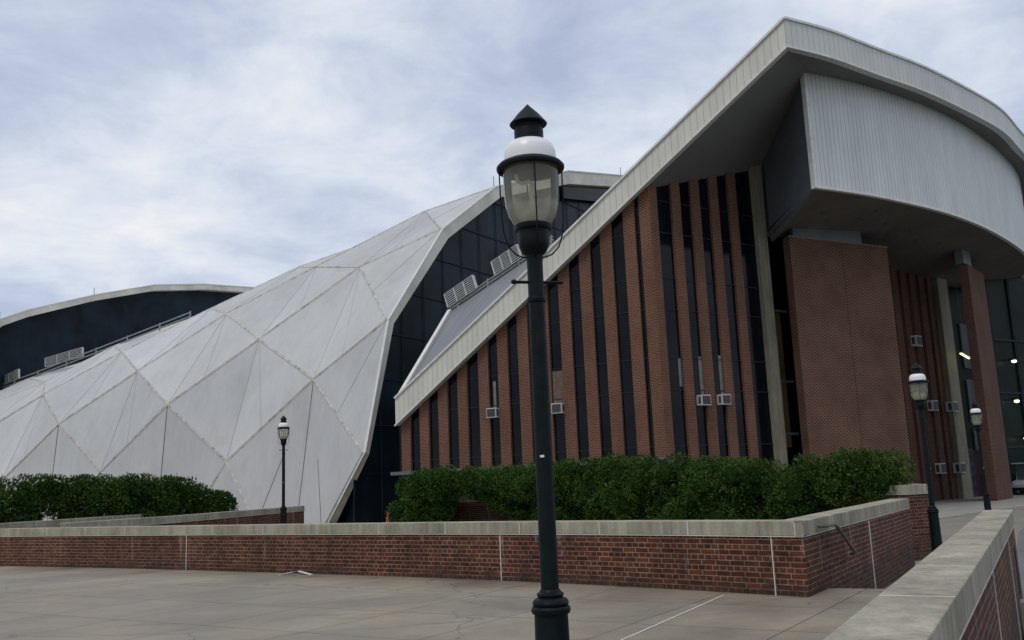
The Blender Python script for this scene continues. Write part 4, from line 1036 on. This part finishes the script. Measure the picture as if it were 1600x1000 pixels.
# ================================================================== SHRUBS
def shrub(label, spine, name='shrub', seed=1, dens=520, cat='shrub', group=None, leaf=.085):
    """spine: list of (x, y, zbottom, ztop, halfwidth). many sprigs over lumpy mounds round the spine"""
    rg = np.random.default_rng(seed)
    sp = [Vector(p[:3]) for p in spine]
    t = thing(name, label, cat, (sp[0].x, sp[0].y, sp[0].z), group)
    T = np.array([sp[0].x, sp[0].y, sp[0].z])
    balls = []
    for i in range(len(spine) - 1):
        a, c = spine[i], spine[i + 1]; L = math.hypot(c[0] - a[0], c[1] - a[1]); n = max(2, int(L / .42))
        for k in range(n):
            f = (k + .5) / n; x = a[0] + (c[0] - a[0]) * f; y = a[1] + (c[1] - a[1]) * f
            zb = a[2] + (c[2] - a[2]) * f; zt = a[3] + (c[3] - a[3]) * f; hw = a[4] + (c[4] - a[4]) * f
            for q in range(7):
                r = rg.uniform(.26, .5); ox, oy = rg.normal(0, hw * .42, 2); u_ = rg.random() ** .7
                ztop = zt - r * .75 - .25 * (abs(ox) + abs(oy)) / max(hw, .1) * .6
                z = zb + r * .5 + (ztop - zb - r * .5) * u_
                balls.append((x + ox, y + oy, z, r))
            balls.append((x + rg.normal(0, hw * .2), y + rg.normal(0, hw * .2), zt - .42 + rg.normal(0, .05), .40))
    balls = np.array(balls)
    # leaves on ball surfaces, dropping those deep inside
    nper = (dens * balls[:, 3] ** 2 * 13).astype(int)
    idx = np.repeat(np.arange(len(balls)), nper)
    d = rg.normal(size=(len(idx), 3)); d /= np.linalg.norm(d, axis=1)[:, None]
    rad = balls[idx, 3] * rg.uniform(.72, 1.12, len(idx))
    P = balls[idx, :3] + d * rad[:, None]
    keep = np.ones(len(P), bool)
    for s_ in range(0, len(P), 4000):
        blk = P[s_:s_ + 4000]
        near = np.linalg.norm(blk[:, None, :] - balls[None, :, :3], axis=2) < (balls[None, :, 3] * .74)
        keep[s_:s_ + 4000] = ~near.any(axis=1)
    P = P[keep]; d = d[keep]; n = len(P)
    # sprig axis: outwards + up, random
    ax = d * .8 + rg.normal(0, .55, (n, 3)) + np.array([0, 0, .35]); ax /= np.linalg.norm(ax, axis=1)[:, None]
    sd_ = np.cross(ax, rg.normal(size=(n, 3))); sd_ /= np.linalg.norm(sd_, axis=1)[:, None]
    L = leaf * .68 * rg.uniform(.5, 1.6, n)[:, None]; w = L * .30
    v = np.stack([P - sd_ * w * .4, P + ax * L * .5 - sd_ * w, P + ax * L, P + ax * L * .5 + sd_ * w], 1).reshape(-1, 3) - T
    me = bpy.data.meshes.new('foliage'); me.vertices.add(4 * n); me.vertices.foreach_set('co', v.astype(np.float32).ravel())
    me.loops.add(4 * n); me.loops.foreach_set('vertex_index', np.arange(4 * n, dtype=np.int32))
    me.polygons.add(n); me.polygons.foreach_set('loop_start', np.arange(0, 4 * n, 4, dtype=np.int32)); me.polygons.foreach_set('loop_total', np.full(n, 4, dtype=np.int32))
    me.update(calc_edges=True); me.materials.append(M['leaf'])
    o = bpy.data.objects.new('foliage', me); COL.objects.link(o); o.parent = t
    # dark balls added inside to fill the shrub and block see-through
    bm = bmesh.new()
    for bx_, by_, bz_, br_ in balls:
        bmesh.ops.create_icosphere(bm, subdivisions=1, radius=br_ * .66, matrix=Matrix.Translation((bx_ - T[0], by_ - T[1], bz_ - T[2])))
    mc = bpy.data.meshes.new('inner_filler'); bm.to_mesh(mc); bm.free(); mc.materials.append(M['leaf_in'])
    oc = bpy.data.objects.new('inner_filler', mc); COL.objects.link(oc); oc.parent = t
    mb = MB()
    for i in range(0, len(spine) - 1):
        a, c = spine[i], spine[i + 1]; nn = max(1, int(math.hypot(c[0] - a[0], c[1] - a[1]) / 1.2))
        for k in range(nn):
            f = (k + .5) / nn; p = Vector((a[0] + (c[0] - a[0]) * f, a[1] + (c[1] - a[1]) * f, a[2])) - Vector(T)
            mb = MB(); mb.tube([p - Z * .1, p + Vector((rnd.uniform(-.2, .2), rnd.uniform(-.2, .2), .4 * (c[3] - c[2]))), p + Vector((rnd.uniform(-.3, .3), rnd.uniform(-.3, .3), .62 * (c[3] - c[2])))], [.05, .035, .02], 6); mb.build('stem', 'stem', t)
    return t
G = 'dark green shrubs in front of the arena'
shrub('dense hedge at the left edge in front of the white dome', [(-21.5, 27.5, -.2, 2.62, .9), (-17.0, 29.2, -.2, 2.42, .9), (-14.2, 31.0, -.1, 2.36, .9), (-12.0, 33.2, .6, 2.2, .7), (-11.2, 33.8, .9, 1.75, .4), (-10.7, 34.2, 1.1, 1.45, .15)], 'hedge', 3, cat='hedge', dens=420, leaf=.10)
shrub('rounded shrub left of the gap showing the planter wall, beside the traffic cone', [(-4.05, 34.2, -.35, 1.95, .75), (-3.3, 33.2, -.35, 2.15, .9), (-2.75, 32.6, -.2, 2.05, .55), (-2.25, 32.1, 1.5, 2.05, .3)], 'shrub', 5, dens=420, group=G, leaf=.095)
shrub('long mass of bushy shrubs behind the stone coping, passing behind the big lamp post', [(-1.75, 32.2, 1.55, 2.02, .3), (-1.15, 31.9, 1.05, 2.0, .4), (-.55, 31.2, .75, 2.1, .6), (.35, 30.2, -.35, 2.15, 1.0), (2.0, 28.0, -.35, 2.12, 1.05), (4.3, 25.2, -.35, 2.02, 1.0), (6.3, 22.6, -.3, 1.78, .9)], 'shrub', 8, dens=460, group=G, leaf=.085)
shrub('taller shrub at the right end of the planter in front of the brick stair block', [(6.7, 21.9, .1, 1.82, .7), (7.3, 20.8, .75, 1.92, .55), (8.1, 20.5, .95, 1.88, .42)], 'shrub', 11, dens=560, group=G, leaf=.075)
